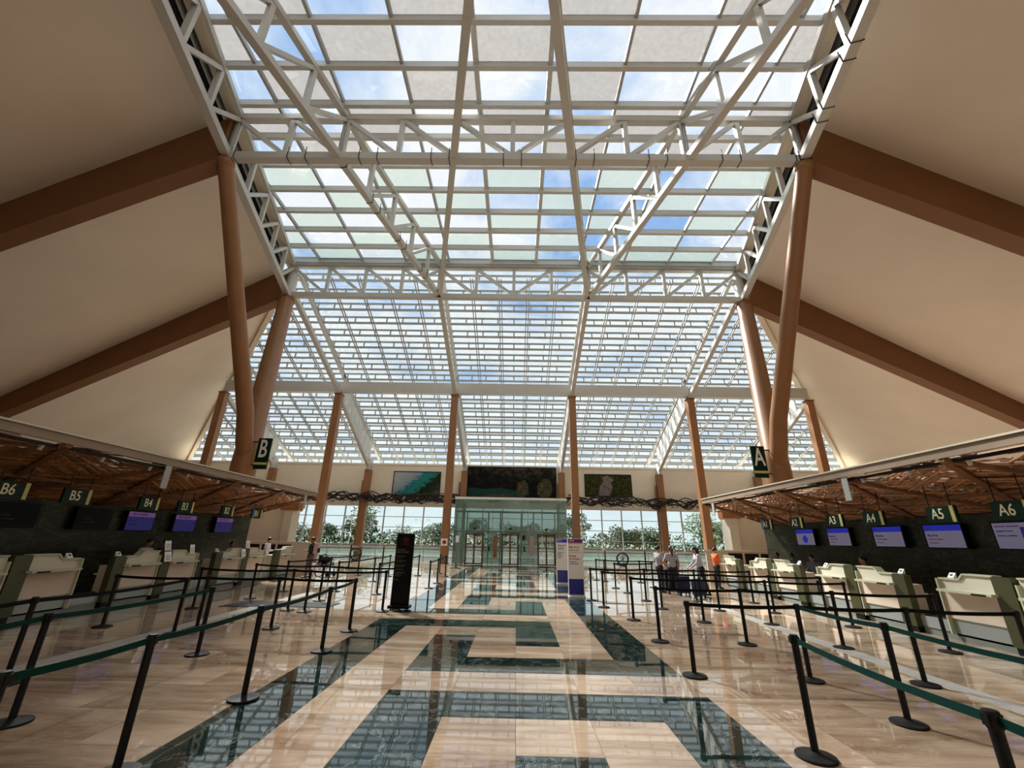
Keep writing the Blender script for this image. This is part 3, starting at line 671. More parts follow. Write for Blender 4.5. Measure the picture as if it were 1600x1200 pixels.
# ------------------------------------------------------------------ stick canopies over the counters
def canopy(sgn, nm):
    xf, xk, zf, zk = 8.95, 12.15, 3.52, 2.56
    y0, y1 = -3.0, 20.0
    t = thing('stick_canopy', 'woven stick canopy over the %s counters with a pale edge board' % nm, 'canopy', (sgn * xf, 8.5, zf))
    def P(a, y, dz=0.0): return V((sgn * (xf + a * (xk - xf)), y, zf + (zk - zf) * a + dz))
    part('edge_board', MB().beam(P(0, y0, 0.05), P(0, y1, 0.05), 0.07, 0.17), 'fascia', t)
    part('edge_cap', MB().beam(P(0, y0, 0.16), P(0, y1, 0.16), 0.15, 0.035), 'cream', t, label='pale metal edge cap')
    part('light_track', MB().beam(P(0.035, y0, -0.07), P(0.035, y1, -0.07), 0.06, 0.06), 'black_metal', t)
    part('back_rail', MB().beam(P(1, y0), P(1, y1), 0.1, 0.12), 'canopy_wood', t)
    part('end_beam', MB().beam(P(0, y1), P(1, y1), 0.08, 0.14), 'canopy_wood', t)
    part('middle_rail', MB().beam(P(0.55, y0, -0.07), P(0.55, y1, -0.07), 0.09, 0.07), 'canopy_wood', t)
    n = 8; st = (y1 - y0) / n
    sticks = MB()
    for k in range(n):
        ya, yb = y0 + k * st, y0 + (k + 1) * st; ym = (ya + yb) / 2
        part('diagonal_rib', MB().beam(P(0, ya, -0.06), P(1, ym, -0.06), 0.13, 0.09), 'canopy_wood', t)
        part('diagonal_rib', MB().beam(P(1, ym, -0.06), P(0, yb, -0.06), 0.13, 0.09), 'canopy_wood', t)
        for tri in range(2):
            ang = 0.42 if tri == 0 else -0.30
            for layer in range(2):
                cnt = 100
                for i in range(cnt):
                    for _ in range(6):
                        a = random.random(); y = ya + (random.random() * 1.0 + 0) * st if tri == 0 else ya + (random.random() * 1.0 - 0.5) * st
                        f = abs((y - ym) / (st / 2))            # 0 at the middle of this bay
                        inside = (a < 1 - f) if tri == 0 else (a > 1 - abs((y - ya) / (st / 2)) if abs(y - ya) < st / 2 else False)
                        if tri == 1: inside = abs(y - ya) <= st / 2 and a > abs(y - ya) / (st / 2)
                        if inside and y0 < y < y1: break
                    else: continue
                    ln = random.uniform(1.4, 3.0); an = ang + random.gauss(0, 0.03)
                    dy, da = math.cos(an) * ln / 2, math.sin(an) * ln / 2 / 3.34
                    if tri == 0:  # triangle with its base at the front edge is swapped: a measured from the back
                        a = 1 - a
                    a0, a1 = max(0.03, min(0.99, a - da)), max(0.03, min(0.99, a + da))
                    yy0, yy1 = max(y0, y - dy), min(y1, y + dy)
                    dz = random.uniform(-0.03, 0.05); r = random.uniform(0.012, 0.030)
                    p, q = P(a0, yy0, dz), P(a1, yy1, dz + random.uniform(-0.02, 0.02))
                    mid = (p + q) / 2 + V((random.uniform(-.02, .02), 0, random.uniform(-.015, .015)))
                    sticks.path([p, mid, q], [r, r * 1.05, r * 0.8], 5)
    # a denser upper layer running along the hall closes most gaps
    for i in range(420):
        a = random.uniform(0.02, 0.99); y = random.uniform(y0, y1); ln = random.uniform(0.9, 2.0); r = random.uniform(0.014, 0.03)
        p, q = P(a, max(y0, y - ln / 2), 0.07), P(min(0.99, max(0.02, a + random.uniform(-.03, .03))), min(y1, y + ln / 2), 0.08)
        sticks.tube(p, q, r, r * 0.85, 5)
    part('sticks', sticks, 'stick', t, kind='stuff')
    for y in [y0 + 0.6 + 1.32 * k for k in range(17)]:
        part('spotlight', MB().tube(P(0.045, y, -0.08), P(0.055, y, -0.17), 0.04, 0.035, 8), 'white_steel', t)
    # posts carrying the back edge
    for k, y in enumerate((11.2, 19.0)):
        b = thing('blade_fixture', 'flat grey blade hanging from the %s canopy edge %s' % (nm, ('midway along', 'at its end by the square columns')[k]), 'fixture', P(0, y, -0.65))
        w = 0.1
        part('blade', MB().box(sgn * xf - 0.012, sgn * xf + 0.012, y - w, y + w, zf - 0.63, zf + 0.1), 'grey_steel', b)
        part('hanger', MB().box(sgn * xf - 0.03, sgn * xf + 0.03, y - 0.16, y - 0.1, zf - 0.02, zf + 0.12), 'white_steel', b)
canopy(-1, 'B'); canopy(1, 'A')

# back walls of dark green stone panels
for sgn, nm in ((-1, 'B'), (1, 'A')):
    x = 12.0 if sgn < 0 else 11.75
    w = struct('wall_counter_' + ('left' if sgn < 0 else 'right'), MB().box(min(sgn * (x + 0.03), sgn * (x + 0.2)), max(sgn * (x + 0.03), sgn * (x + 0.2)), -3, 20.4, 0, 2.62), 'black_metal')
    for k in range(18):
        ya = -3 + 1.3 * k
        for z0, z1 in ((0.0, 1.25), (1.25, 2.6)):
            part('stone_panel', MB().box(min(sgn * x, sgn * (x + 0.03)), max(sgn * x, sgn * (x + 0.03)), ya + 0.005, ya + 1.295, z0 + 0.004, z1 - 0.004), 'stone_wall', w)
    # end walls beyond the counters
    xa = 12.1
    e = struct('wall_end_' + ('left' if sgn < 0 else 'right'), MB().box(min(sgn * xa, sgn * 15.5), max(sgn * xa, sgn * 15.5), 24, 24.25, 0, 3.7), 'plaster_wall')
    part('wall_cap', MB().box(min(sgn * (xa - 0.05), sgn * 15.6), max(sgn * (xa - 0.05), sgn * 15.6), 23.9, 24.3, 3.7, 3.8), 'cream', e)
    part('wall_pier', MB().box(min(sgn * xa, sgn * (xa - 0.45)), max(sgn * xa, sgn * (xa - 0.45)), 23.4, 24.2, 0, 3.0), 'cream', e)
    b = thing('wood_box', 'small brown wooden box on the pale pier past the %s counters' % nm, 'box', (sgn * (xa - 0.3), 23.9, 3.0))
    part('body', MB().box(min(sgn * (xa + 0.25), sgn * (xa - 0.75)), max(sgn * (xa + 0.25), sgn * (xa - 0.75)), 23.35, 23.88, 3.05, 3.45), 'wood_box', b)
    part('lid', MB().box(min(sgn * (xa + 0.3), sgn * (xa - 0.8)), max(sgn * (xa + 0.3), sgn * (xa - 0.8)), 23.3, 23.88, 3.45, 3.55), 'cream', b)
    part('foot_plate', MB().box(min(sgn * (xa + 0.1), sgn * (xa - 0.7)), max(sgn * (xa + 0.1), sgn * (xa - 0.7)), 23.4, 23.88, 3.0, 3.05), 'cream', b)
    # low partition with dark openings in front of the end wall
    lp = thing('low_partition', 'low grey partition with dark openings before the end wall past the %s counters' % nm, 'partition', (sgn * 12.6, 22.6, 0))
    part('panel', MB().box(min(sgn * 9.9, sgn * 15), max(sgn * 9.9, sgn * 15), 22.6, 22.7, 0, 1.42), 'panel_beige', lp)
    part('top_rail', MB().box(min(sgn * 9.8, sgn * 15.1), max(sgn * 9.8, sgn * 15.1), 22.55, 22.75, 1.42, 1.48), 'cream', lp)
    for k in range(4):
        xo = 11.0 + 0.8 * k
        part('dark_opening', MB().box(min(sgn * xo, sgn * (xo + 0.68)), max(sgn * xo, sgn * (xo + 0.68)), 22.58, 22.6, 0.85, 1.34), 'black_metal', lp)

# ------------------------------------------------------------------ check-in counters
def counter(sgn, xf, ys_, far, label):
    t = thing('check_in_counter', label, 'counter', (sgn * xf, ys_, 0), group=None)
    def B(u0, u1, v0, v1, z0, z1, mb=None):
        mb = mb or MB(); X0, X1 = sgn * (xf - v0), sgn * (xf - v1)
        return mb.box(min(X0, X1), max(X0, X1), ys_ + u0, ys_ + u1, z0, z1)
    def Pr(poly, v0, v1): return MB().prism(poly, lambda a, b, k: (sgn * (xf - (v0 + (v1 - v0) * k)), ys_ + a, b))
    hp = 1.29 if far else 1.18
    Lc = 1.52
    part('post', B(0, 0.35, -0.13, 0.03, 0.12, hp), 'olive', t, label='olive green end post')
    part('post_foot', B(0.02, 0.33, -0.12, 0.0, 0, 0.12), 'black_metal', t)
    part('front_panel', B(0.36, Lc - 0.03, -0.07, -0.03, 0.42, 0.96), 'panel_beige', t)
    part('body', B(0.3, Lc - 0.03, -0.6, -0.08, 0.1, 0.96), 'panel_beige', t)
    part('end_panel', B(Lc - 0.03, Lc, -0.62, 0.02, 0.12, 1.18), 'cream_edge', t)
    if far: poly = [(0.36, 0.98), (Lc - 0.03, 0.98), (Lc - 0.03, 1.17), (1.06, 1.17), (0.94, 1.28), (0.36, 1.28)]
    else: poly = [(0.36, 0.98), (Lc - 0.03, 0.98), (Lc - 0.03, 1.28), (0.92, 1.28), (0.80, 1.17), (0.36, 1.17)]
    part('screen_panel', Pr(poly, -0.12, -0.05), 'cream', t)
    rim = MB(); pl = poly[2:] if far else poly[2:]
    for (a0, b0), (a1, b1) in zip(pl[:-1], pl[1:]): rim.beam((sgn * (xf + 0.12), ys_ + a0, b0 + 0.012), (sgn * (xf + 0.12), ys_ + a1, b1 + 0.012), 0.2, 0.03)
    part('screen_rim', rim, 'cream_edge', t)
    part('ledge', B(0.30, Lc - 0.12, -0.05, 0.17, 0.94, 0.985), 'cream_edge', t)
    part('ledge_slot', B(0.40, 0.68, 0.165, 0.175, 0.93, 0.965), 'black_metal', t)
    part('kick_plate', B(0.36, Lc, -0.10, -0.06, 0.14, 0.42), 'kick_steel', t)
    part('plinth', B(0.36, Lc, -0.14, -0.08, 0, 0.14), 'plinth', t)
    part('worktop', B(0.36, Lc, -0.75, -0.12, 0.72, 0.76), 'cream', t)
    return t
def conveyor(sgn, xf, y0, y1, label):
    t = thing('baggage_conveyor', label, 'conveyor', (sgn * xf, (y0 + y1) / 2, 0))
    def B(v0, v1, z0, z1, a=0.0, b=0.0):
        X0, X1 = sgn * (xf - v0), sgn * (xf - v1); return MB().box(min(X0, X1), max(X0, X1), y0 + a, y1 - b, z0, z1)
    part('front_plate', B(-0.12, -0.08, 0.14, 0.36), 'kick_steel', t)
    part('plinth', B(-0.14, -0.1, 0, 0.14), 'plinth', t)
    part('frame', B(-0.8, -0.12, 0.05, 0.36), 'grey_steel', t)
    part('belt', B(-0.78, -0.14, 0.36, 0.385, 0.06, 0.06), 'black_rubber', t)
    part('side_rail', B(-0.8, -0.12, 0.36, 0.42, 0.0, (y1 - y0) - 0.05), 'chrome', t)
    part('back_panel', B(-0.86, -0.8, 0, 1.04), 'panel_beige', t)
XL, XR = 10.0, 9.5
pairs_l = [7.72, 11.62, 15.52, 19.4]
pairs_r = [6.98, 10.82, 14.66, 18.5]
names_l = [('B6', 'B5'), ('B4', 'B3'), ('B2', 'B1'), (None, None)]
names_r = [('A7', 'A6'), ('A5', 'A4'), ('A3', 'A2'), (None, None)]
side_of = {}
for sgn, xf, pairs, nms, nm in ((-1, XL, pairs_l, names_l, 'B'), (1, XR, pairs_r, names_r, 'A')):
    for k, y in enumerate(pairs):
        for q in (0, 1):
            s = nms[k][q]
            if s == 'A7': lab = 'cream check-in counter next after the A6 counter, away from the windows'
            elif s: lab = 'cream and olive check-in counter near the %s sign' % s
            else: lab = 'cream and olive counter past the %s1 sign, %s' % (nm, ('closer to that sign', 'closer to the end wall')[q])
            if k == 3 and q == 1: continue
            counter(sgn, xf, y + q * 1.55, q == 1, lab)
        if k < 3:
            conveyor(sgn, xf, y + 3.09, pairs[k + 1] - 0.02, 'low steel baggage conveyor between the %s' % (['%s5 and %s4 counters' % (nm, nm) if nm == 'B' else 'A6 and A5 counters', 'B3 and B2 counters' if nm == 'B' else 'A4 and A3 counters', '%s1 counter and the last counter' % nm][k]))

# counter number signs
def number_sign(sgn, s, y, z, x):
    t = thing('counter_sign', 'hanging green counter sign reading %s' % s, 'sign', (sgn * x, y, z))
    part('board', MB().box(sgn * x - 0.03, sgn * x + 0.03, y - 0.34, y + 0.34, z - 0.17, z + 0.17), 'sign_green', t)
    f = sgn * x - sgn * 0.03; d = -sgn * 0.006
    st = (y + 0.23, y + 0.31) if sgn < 0 else (y - 0.31, y - 0.23)
    part('stripe', MB().box(min(f, f + d), max(f, f + d), st[0], st[1], z - 0.17, z + 0.17), 'sign_yellow', t, label='yellow stripe')
    rv = (0, 1, 0) if sgn < 0 else (0, -1, 0)
    text(s, 0.31, V((-sgn * 0.037, (-0.07 if sgn < 0 else 0.07), 0)), rv, (0, 0, 1), 'sign_text', t, sx=0.82, bold=0.002)
    if s[1] == '1':
        part('pictogram_plate', MB().box(min(f, f + d), max(f, f + d), (y - 0.35 if sgn < 0 else y + 0.2), (y - 0.2 if sgn < 0 else y + 0.35), z - 0.15, z + 0.15), 'sign_blue', t, label='blue pictogram plate')
    zt = 3.52 - 0.3 * (x - 8.95) - 0.12
    for k in (-0.25, 0.25): part('hanger', MB().tube((sgn * x, y + k, z + 0.17), (sgn * x, y + k, zt), 0.01, n=6), 'black_metal', t)
for s, y in (('B6', 8.80), ('B5', 10.2), ('B4', 12.3), ('B3', 13.7), ('B2', 15.75), ('B1', 17.6)): number_sign(-1, s, y, 2.57, 10.12)
for s, y in (('A6', 8.35), ('A5', 9.75), ('A4', 11.62), ('A3', 13.05), ('A2', 14.85), ('A1', 16.6)): number_sign(1, s, y, 2.49, 9.8)

# monitors on the stone walls
def monitor(sgn, y, z, kind, label, w=1.08, h=0.60):
    x = 12.0 if sgn < 0 else 11.75
    t = thing('wall_monitor', label, 'monitor', (sgn * x, y, z))
    x1 = x - 0.16
    part('housing', MB().box(min(sgn * x, sgn * x1), max(sgn * x, sgn * x1), y - w / 2, y + w / 2, z - h / 2, z + h / 2), 'totem_black', t)
    part('wall_mount', MB().box(min(sgn * x, sgn * (x - 0.01)), max(sgn * x, sgn * (x - 0.01)), y - 0.2, y + 0.2, z - 0.2, z + 0.2), 'black_metal', t)
    def R(a0, a1, b0, b1, mt_, k=1, nm='screen_area'):
        fx = sgn * (x1 - 0.004 * k); ya, yb = (y - w / 2 + a0 * w, y - w / 2 + a1 * w) if sgn < 0 else (y + w / 2 - a1 * w, y + w / 2 - a0 * w)
        return part(nm, MB().box(min(sgn * x1, fx), max(sgn * x1, fx), ya, yb, z - h / 2 + b0 * h, z - h / 2 + b1 * h), mt_, t)
    rv = (0, 1, 0) if sgn < 0 else (0, -1, 0)
    def T(s, sz, a, b, mt_): text(s, sz, V((-sgn * 0.17, (a - 0.5) * w * (1 if sgn < 0 else -1), (b - 0.5) * h)), rv, (0, 0, 1), mt_, t, align='L')
    if kind == 'off':
        R(.03, .97, .04, .96, 'screen_off', 1, 'screen'); T('Bienvenidos', 0.045, 0.22, 0.5, 'text_grey'); T('Welcome aboard', 0.045, 0.22, 0.36, 'text_grey')
    elif kind == 'air':
        R(.03, .97, .04, .96, 'screen_navy', 1, 'screen'); R(.03, .97, .72, .96, 'screen_lilac', 2, 'header'); T('AIR CANADA', 0.1, 0.14, 0.84, 'red_logo')
        T('Economy', 0.06, 0.08, 0.52, 'text_grey'); T('Check-in / Registro', 0.05, 0.08, 0.34, 'text_grey')
    elif kind == 'blue':
        R(.03, .97, .04, .96, 'screen_white', 1, 'screen'); R(.03, .97, .72, .96, 'screen_blue', 2, 'header'); T('jetBlue', 0.08, 0.08, 0.84, 'text_grey')
        T('Bag drop', 0.08, 0.1, 0.54, 'totem_blue'); T('Entrega de equipaje', 0.05, 0.1, 0.38, 'totem_red'); T('Mint y Mosaic', 0.045, 0.1, 0.22, 'totem_red')
    elif kind == 'diamond':
        R(.03, .97, .04, .96, 'screen_white', 1, 'screen'); R(.03, .97, .72, .96, 'screen_blue', 2, 'header'); T('jetBlue', 0.08, 0.08, 0.84, 'text_grey')
        yc = y; zc_ = z - h * 0.12
        part('diamond_mark', MB().prism([(-0.17, 0), (-0.05, -0.14), (0.05, -0.14), (0.17, 0), (0.05, 0.14), (-0.05, 0.14)], lambda a, b, k: (sgn * (x1 - 0.004 - 0.004 * k), yc + a, zc_ + b)), 'screen_blue', t)
    else:
        R(.03, .97, .04, .96, 'screen_white', 1, 'screen')
        for i, s in enumerate(('Importante: documentos', 'Equipaje de mano', 'Articulos prohibidos')): T(s, 0.05, 0.08, 0.84 - 0.17 * i, 'totem_blue')
        part('picture_block', MB().box(min(sgn * x1, sgn * (x1 - 0.008)), max(sgn * x1, sgn * (x1 - 0.008)), y - w * 0.46, y - w * 0.05, z - h * 0.4, z + h * 0.3), 'screen_navy', t)
for y, k, s in ((10.55, 'off', 'dark wall monitor behind the B6 sign'), (12.6, 'off', 'dark wall monitor behind the B5 sign'), (14.2, 'air', 'wall monitor with lilac header behind the B4 sign'), (16.15, 'air', 'wall monitor with lilac header behind the B3 sign'), (18.35, 'air', 'wall monitor with lilac header behind the B2 sign')):
    monitor(-1, y, 2.13, k, s)
for y, k, s in ((9.98, 'news', 'pale blue wall monitor of dense text behind the A6 sign'), (11.75, 'blue', 'wall monitor with blue header behind the A5 sign'), (13.5, 'blue', 'wall monitor with blue header behind the A4 sign'), (15.55, 'blue', 'wall monitor with blue header behind the A3 sign'), (17.35, 'diamond', 'wall monitor with a blue diamond behind the A2 sign')):
    monitor(1, y, 2.08, k, s)

# small devices and papers on the counters
def device(sgn, xf, y, z, label):
    t = thing('card_reader', label, 'device', (sgn * (xf + 0.1), y, z))
    x = sgn * (xf + 0.1)
    part('body', MB().prism([(-0.045, 0), (0.03, 0), (0.03, 0.02), (-0.045, 0.11)], lambda a, b, k: (x + sgn * -a, y - 0.065 + 0.13 * k, z + b)), 'paper', t)
    part('lens', MB().hexa([(x - sgn * .0, y - .025, z + .045), (x - sgn * .0, y + .025, z + .045), (x - sgn * .012, y + .025, z + .05), (x - sgn * .012, y - .025, z + .05), (x + sgn * .02, y - .025, z + .08), (x + sgn * .02, y + .025, z + .08), (x + sgn * .008, y + .025, z + .085), (x + sgn * .008, y - .025, z + .085)]), 'black_metal', t)
for s, y in (('B6', 7.72 + .55), ('B5', 9.27 + 1.25), ('B4', 11.62 + .2), ('B2', 15.52 + .2)): device(-1, XL, y, 1.195, 'small white tablet box on the counter near the %s sign' % s)
for s, y in (('A6', 8.53 + 1.25), ('A5', 10.82 + .2), ('A4', 12.37 + 1.25), ('A3', 14.66 + .2), ('A2', 16.21 + 1.25)): device(1, XR, y, 1.195, 'small white tablet box on the counter near the %s sign' % s)
def sheet(x, y, z, w, h, label, n=3):
    t = thing('notice_card', label, 'paper', (x, y, z))
    part('card', MB().hexa([(x, y - w / 2, z), (x + .004, y - w / 2, z), (x + .004, y + w / 2, z), (x, y + w / 2, z), (x - .06, y - w / 2, z + h), (x - .056, y - w / 2, z + h), (x - .056, y + w / 2, z + h), (x - .06, y + w / 2, z + h)]), 'paper', t)
    for i in range(n): part('print_line', MB().box(x - .02, x + .006, y - w * .3, y + w * (.3 - .1 * (i % 2)), z + h * (.2 + .2 * i), z + h * (.23 + .2 * i)), 'text_grey', t)
for y, z, w, s in ((13.28, 1.0, .26, 'white notice card leaning on the ledge by the B4 counter'), (13.35, 1.3, .24, 'white notice card standing on top of the B3 counter post'), (14.4, 1.18, .2, 'narrow white notice card on the low end of the B3 counter'), (16.95, 1.0, .24, 'white notice card on the ledge of the B2 counter'), (17.35, 1.29, .24, 'white notice card on the post of the B1 counter')):
    sheet(-XL + 0.12 if z < 1.1 else -XL - 0.02, y, z, w, 0.27, s)

# ------------------------------------------------------------------ glass vestibule
VY = 33.4
vb = thing('glass_vestibule', 'green glass entrance vestibule with three sliding doors', 'vestibule', (0, VY, 0))
VX0, VX1, VZ = -4.3, 4.2, 4.75
cut = [VX0, -1.4, 1.28, VX1]
doors = [(-3.35, -2.1), (-0.63, 0.55), (2.05, 3.28)]
for (a, b), (d0, d1) in zip(zip(cut[:-1], cut[1:]), doors):
    for z0, z1 in ((2.37, 3.98), (3.98, VZ)):
        part('glass_panel', MB().box(a + 0.01, b - 0.01, VY, VY + 0.03, z0 + 0.01, z1 - 0.01), 'glass_vestibule', vb)
    part('glass_panel', MB().box(a + 0.01, d0 - 0.06, VY, VY + 0.03, 0.05, 2.36), 'glass_vestibule', vb)
    part('glass_panel', MB().box(d1 + 0.06, b - 0.01, VY, VY + 0.03, 0.05, 2.36), 'glass_vestibule', vb)
    part('glass_panel', MB().box(d0 - 0.06, d1 + 0.06, VY, VY + 0.03, 2.2, 2.36), 'glass_vestibule', vb)
    dc = (d0 + d1) / 2
    part('door_sensor', MB().box(dc - 0.1, dc + 0.1, VY - 0.1, VY, 2.46, 2.58), 'black_metal', vb)
    fr_ = part('door_frame', MB().box(d0 - 0.06, d0, VY - 0.04, VY + 0.08, 0, 2.2).box(d1, d1 + 0.06, VY - 0.04, VY + 0.08, 0, 2.2).box(d0 - 0.06, d1 + 0.06, VY - 0.04, VY + 0.08, 2.14, 2.2), 'door_brown', vb)
    for q, (l0, l1) in enumerate(((d0, dc), (dc, d1))):
        dl = part('door_leaf', MB().box(l0, l0 + 0.06, VY, VY + 0.05, 0.03, 2.13).box(l1 - 0.06, l1, VY, VY + 0.05, 0.03, 2.13).box(l0, l1, VY, VY + 0.05, 0.03, 0.12).box(l0, l1, VY, VY + 0.05, 2.05, 2.13).box(l0, l1, VY, VY + 0.05, 1.16, 1.2), 'door_brown', vb)
        part('leaf_glass', MB().box(l0 + 0.06, l1 - 0.06, VY + 0.02, VY + 0.03, 0.12, 2.05), 'glass_rail', dl)
        pm = MB()
        for zz in (0.55, 1.66):   # Greek key film on the door glass
            cw = (l1 - l0 - 0.12) / 7
            for i in range(7):
                for j in range(5):
                    if (i % 3, j) in ((0, 0), (1, 0), (2, 0), (0, 1), (0, 2), (1, 2), (2, 2), (2, 3), (0, 4), (1, 4), (2, 4), (0, 3)): pm.box(l0 + 0.06 + i * cw, l0 + 0.06 + (i + .85) * cw, VY + 0.012, VY + 0.018, zz + j * 0.06, zz + j * 0.06 + 0.05)
        for zz in (0.2, 0.32, 1.02, 1.32): pm.box(l0 + 0.06, l1 - 0.06, VY + 0.012, VY + 0.018, zz, zz + 0.045)
        part('film_pattern', pm, 'door_print', dl, label='white Greek key film')
fm = MB()
for x in cut: fm.box(x - 0.02, x + 0.02, VY - 0.01, VY + 0.05, 0, VZ)
for z in (2.365, 3.98): fm.box(VX0, VX1, VY - 0.008, VY + 0.045, z - 0.015, z + 0.015)
part('frame_lines', fm, 'kick_steel', vb)
part('glass_panel', MB().box(VX0 - 0.03, VX0, VY, VY + 4.5, 0.02, VZ), 'glass_vestibule', vb)
part('glass_panel', MB().box(VX1, VX1 + 0.03, VY, VY + 4.5, 0.02, VZ), 'glass_vestibule', vb)
part('roof_panel', MB().box(VX0 - 0.06, VX1 + 0.06, VY - 0.06, VY + 4.5, VZ, VZ + 0.07), 'glass_frost_green', vb)
part('edge_strip', MB().box(VX0 - 0.05, VX1 + 0.05, VY - 0.08, VY - 0.02, VZ - 0.1, VZ + 0.07), 'sign_white', vb)
for x in (-1.62, 1.02): part('call_panel', MB().box(x - 0.05, x + 0.05, VY - 0.03, VY, 0.95, 1.3), 'black_metal', vb)
part('info_plate', MB().box(0.86, 1.06, VY - 0.02, VY, 1.75, 2.08), 'black_metal', vb)
part('poster_strip', MB().box(-1.3, -1.0, VY - 0.012, VY, 0.5, 2.05), 'wood_box', vb)
part('poster_strip', MB().box(1.42, 1.75, VY - 0.012, VY, 0.7, 2.05), 'pink_pack', vb)
vback = MB()
for (d0, d1) in doors: vback.box(d0 - 0.3, d0 - 0.2, VY + 2.4, VY + 2.5, 0, 3.9).box(d1 + 0.2, d1 + 0.3, VY + 2.4, VY + 2.5, 0, 3.9)
part('inner_posts', vback.box(VX0, VX1, VY + 2.4, VY + 2.5, 3.8, 3.95).box(VX0, VX1, VY + 2.4, VY + 2.5, 2.3, 2.42), 'kick_steel', vb)

# ------------------------------------------------------------------ wall pictures
def picture(x0, x1, z0, z1, mt_, label, extra=None):
    t = thing('wall_picture', label, 'picture', ((x0 + x1) / 2, YW - 0.08, z0))
    part('frame', MB().box(x0, x1, YW - 0.09, YW - 0.01, z0, z1), 'black_metal', t)
    g = 0.1
    part('print', MB().box(x0 + g, x1 - g, YW - 0.1, YW - 0.09, z0 + g, z1 - g), mt_, t)
    return t
picture(-12.45, -7.5, 5.72, 8.26, 'print_coast', 'framed aerial picture of a turquoise coast and dark headland')
pc = picture(-4.75, 4.5, 5.7, 8.9, 'print_cave', 'wide dark framed picture of a cave pool')
def blob(cx, cz, rx, rz, n=18, sd=1, jag=.14, flat=None):
    rr = random.Random(sd); out = []
    for i in range(n):
        a = 2 * math.pi * i / n; k = 1 + rr.uniform(-jag, jag); z = cz + rz * k * math.sin(a)
        out.append((cx + rx * k * math.cos(a), z if flat is None else max(flat, z)))
    return out
yb = lambda a, b, t_: (a, YW - 0.106 + 0.005 * t_, b)
part('print_water', MB().prism([(-4.6, 5.85), (1.0, 5.85), (1.9, 6.25), (0.2, 6.45), (-1.2, 6.75), (-3, 6.6), (-4.6, 6.75)], yb), 'print_water', pc)
part('print_rock', MB().prism(blob(1.0, 6.7, .62, .85, 18, 3, .12, 5.85), lambda a, b, t_: (a, YW - .110 + .004 * t_, b)), 'print_rock', pc)
part('print_rock', MB().prism(blob(3.3, 6.6, 0.75, 1.1, 18, 5, .12, 5.85), lambda a, b, t_: (min(a, 4.38), YW - .110 + .004 * t_, b)), 'print_rock', pc)
part('print_rock', MB().prism(blob(-1.4, 5.95, 1.7, .22, 22, 7, .3, 5.83), lambda a, b, t_: (a, YW - .110 + .004 * t_, b)), 'print_rock', pc)
pr_ = picture(7.4, 12.25, 6.0, 8.3, 'print_forest', 'framed aerial picture of a grey stone ruin in green jungle')
part('print_ruin', MB().prism([(8.8, 6.12), (9.9, 6.12), (10.25, 6.95), (10.1, 7.5), (10.45, 7.7), (9.75, 8.18), (9.2, 7.95), (9.35, 7.55), (8.95, 7.1)], yb), 'print_ruin', pr_)
for i in range(4): part('print_step', MB().prism([(9.15 + .2 * i, 7.15 - .1 * i), (9.29 + .2 * i, 7.07 - .1 * i), (9.33 + .2 * i, 7.13 - .1 * i), (9.19 + .2 * i, 7.21 - .1 * i)], lambda a, b, t_: (a, YW - .112 + .005 * t_, b)), 'black_metal', pr_)

# ------------------------------------------------------------------ twisted vine garlands
def garland(x0, x1, label, sd):
    r = random.Random(sd); t = thing('vine_garland', label, 'garland', ((x0 + x1) / 2, YW - 1.0, 5.1))
    mb = MB(); zc_ = 5.5
    for k in range(40):
        pts = []; ph = r.uniform(0, 6.3); fq = r.uniform(1.2, 2.9); am = r.uniform(.12, .5); a = r.uniform(x0, x1 - 3); b = min(x1, a + r.uniform(3, 7)); off = r.uniform(-.16, .16); x = a
        while x < b:
            pts.append((x, YW - 1.0 + .2 * math.sin(fq * 1.3 * x + ph * 2), zc_ + off + am * math.sin(fq * x + ph))); x += .3
        if len(pts) > 3: mb.path(pts, r.uniform(.035, .075), 5)
    part('vines', mb, 'vine', t)
    tw = MB()
    for k in range(130):
        x = r.uniform(x0, x1); z = zc_ - .3 + r.uniform(-.08, .12); tw.path([(x, YW - 1.0, z), (x + r.uniform(-.2, .2), YW - 1.05, z - r.uniform(.05, .16)), (x + r.uniform(-.35, .35), YW - 1.05, z - r.uniform(.05, .3))], [.03, .025, .01], 4)
    part('twigs', tw, 'vine', t)
    n = max(2, int((x1 - x0) / 2)); wr = MB()
    for k in range(n):
        x = x0 + (k + .5) * (x1 - x0) / n
        wr.tube((x, YW - 1.0, 5.3), (x, YW - .02, 4.95), .02, n=5)
    part('wall_brackets', wr, 'fascia', t)
    for k in range(int((x1 - x0) / 1.7)):
        x = x0 + .8 + 1.7 * k; part('vine_ring', MB().path([(x + .26 * math.cos(a * .6), YW - 1.08, zc_ + .2 * math.sin(a * .6)) for a in range(11)], .045, 5), 'vine', t)
garland(-24, -4.6, 'dark twisted vine garland above the windows on the B side', 3)
garland(4.6, 24, 'dark twisted vine garland above the windows on the A side', 9)

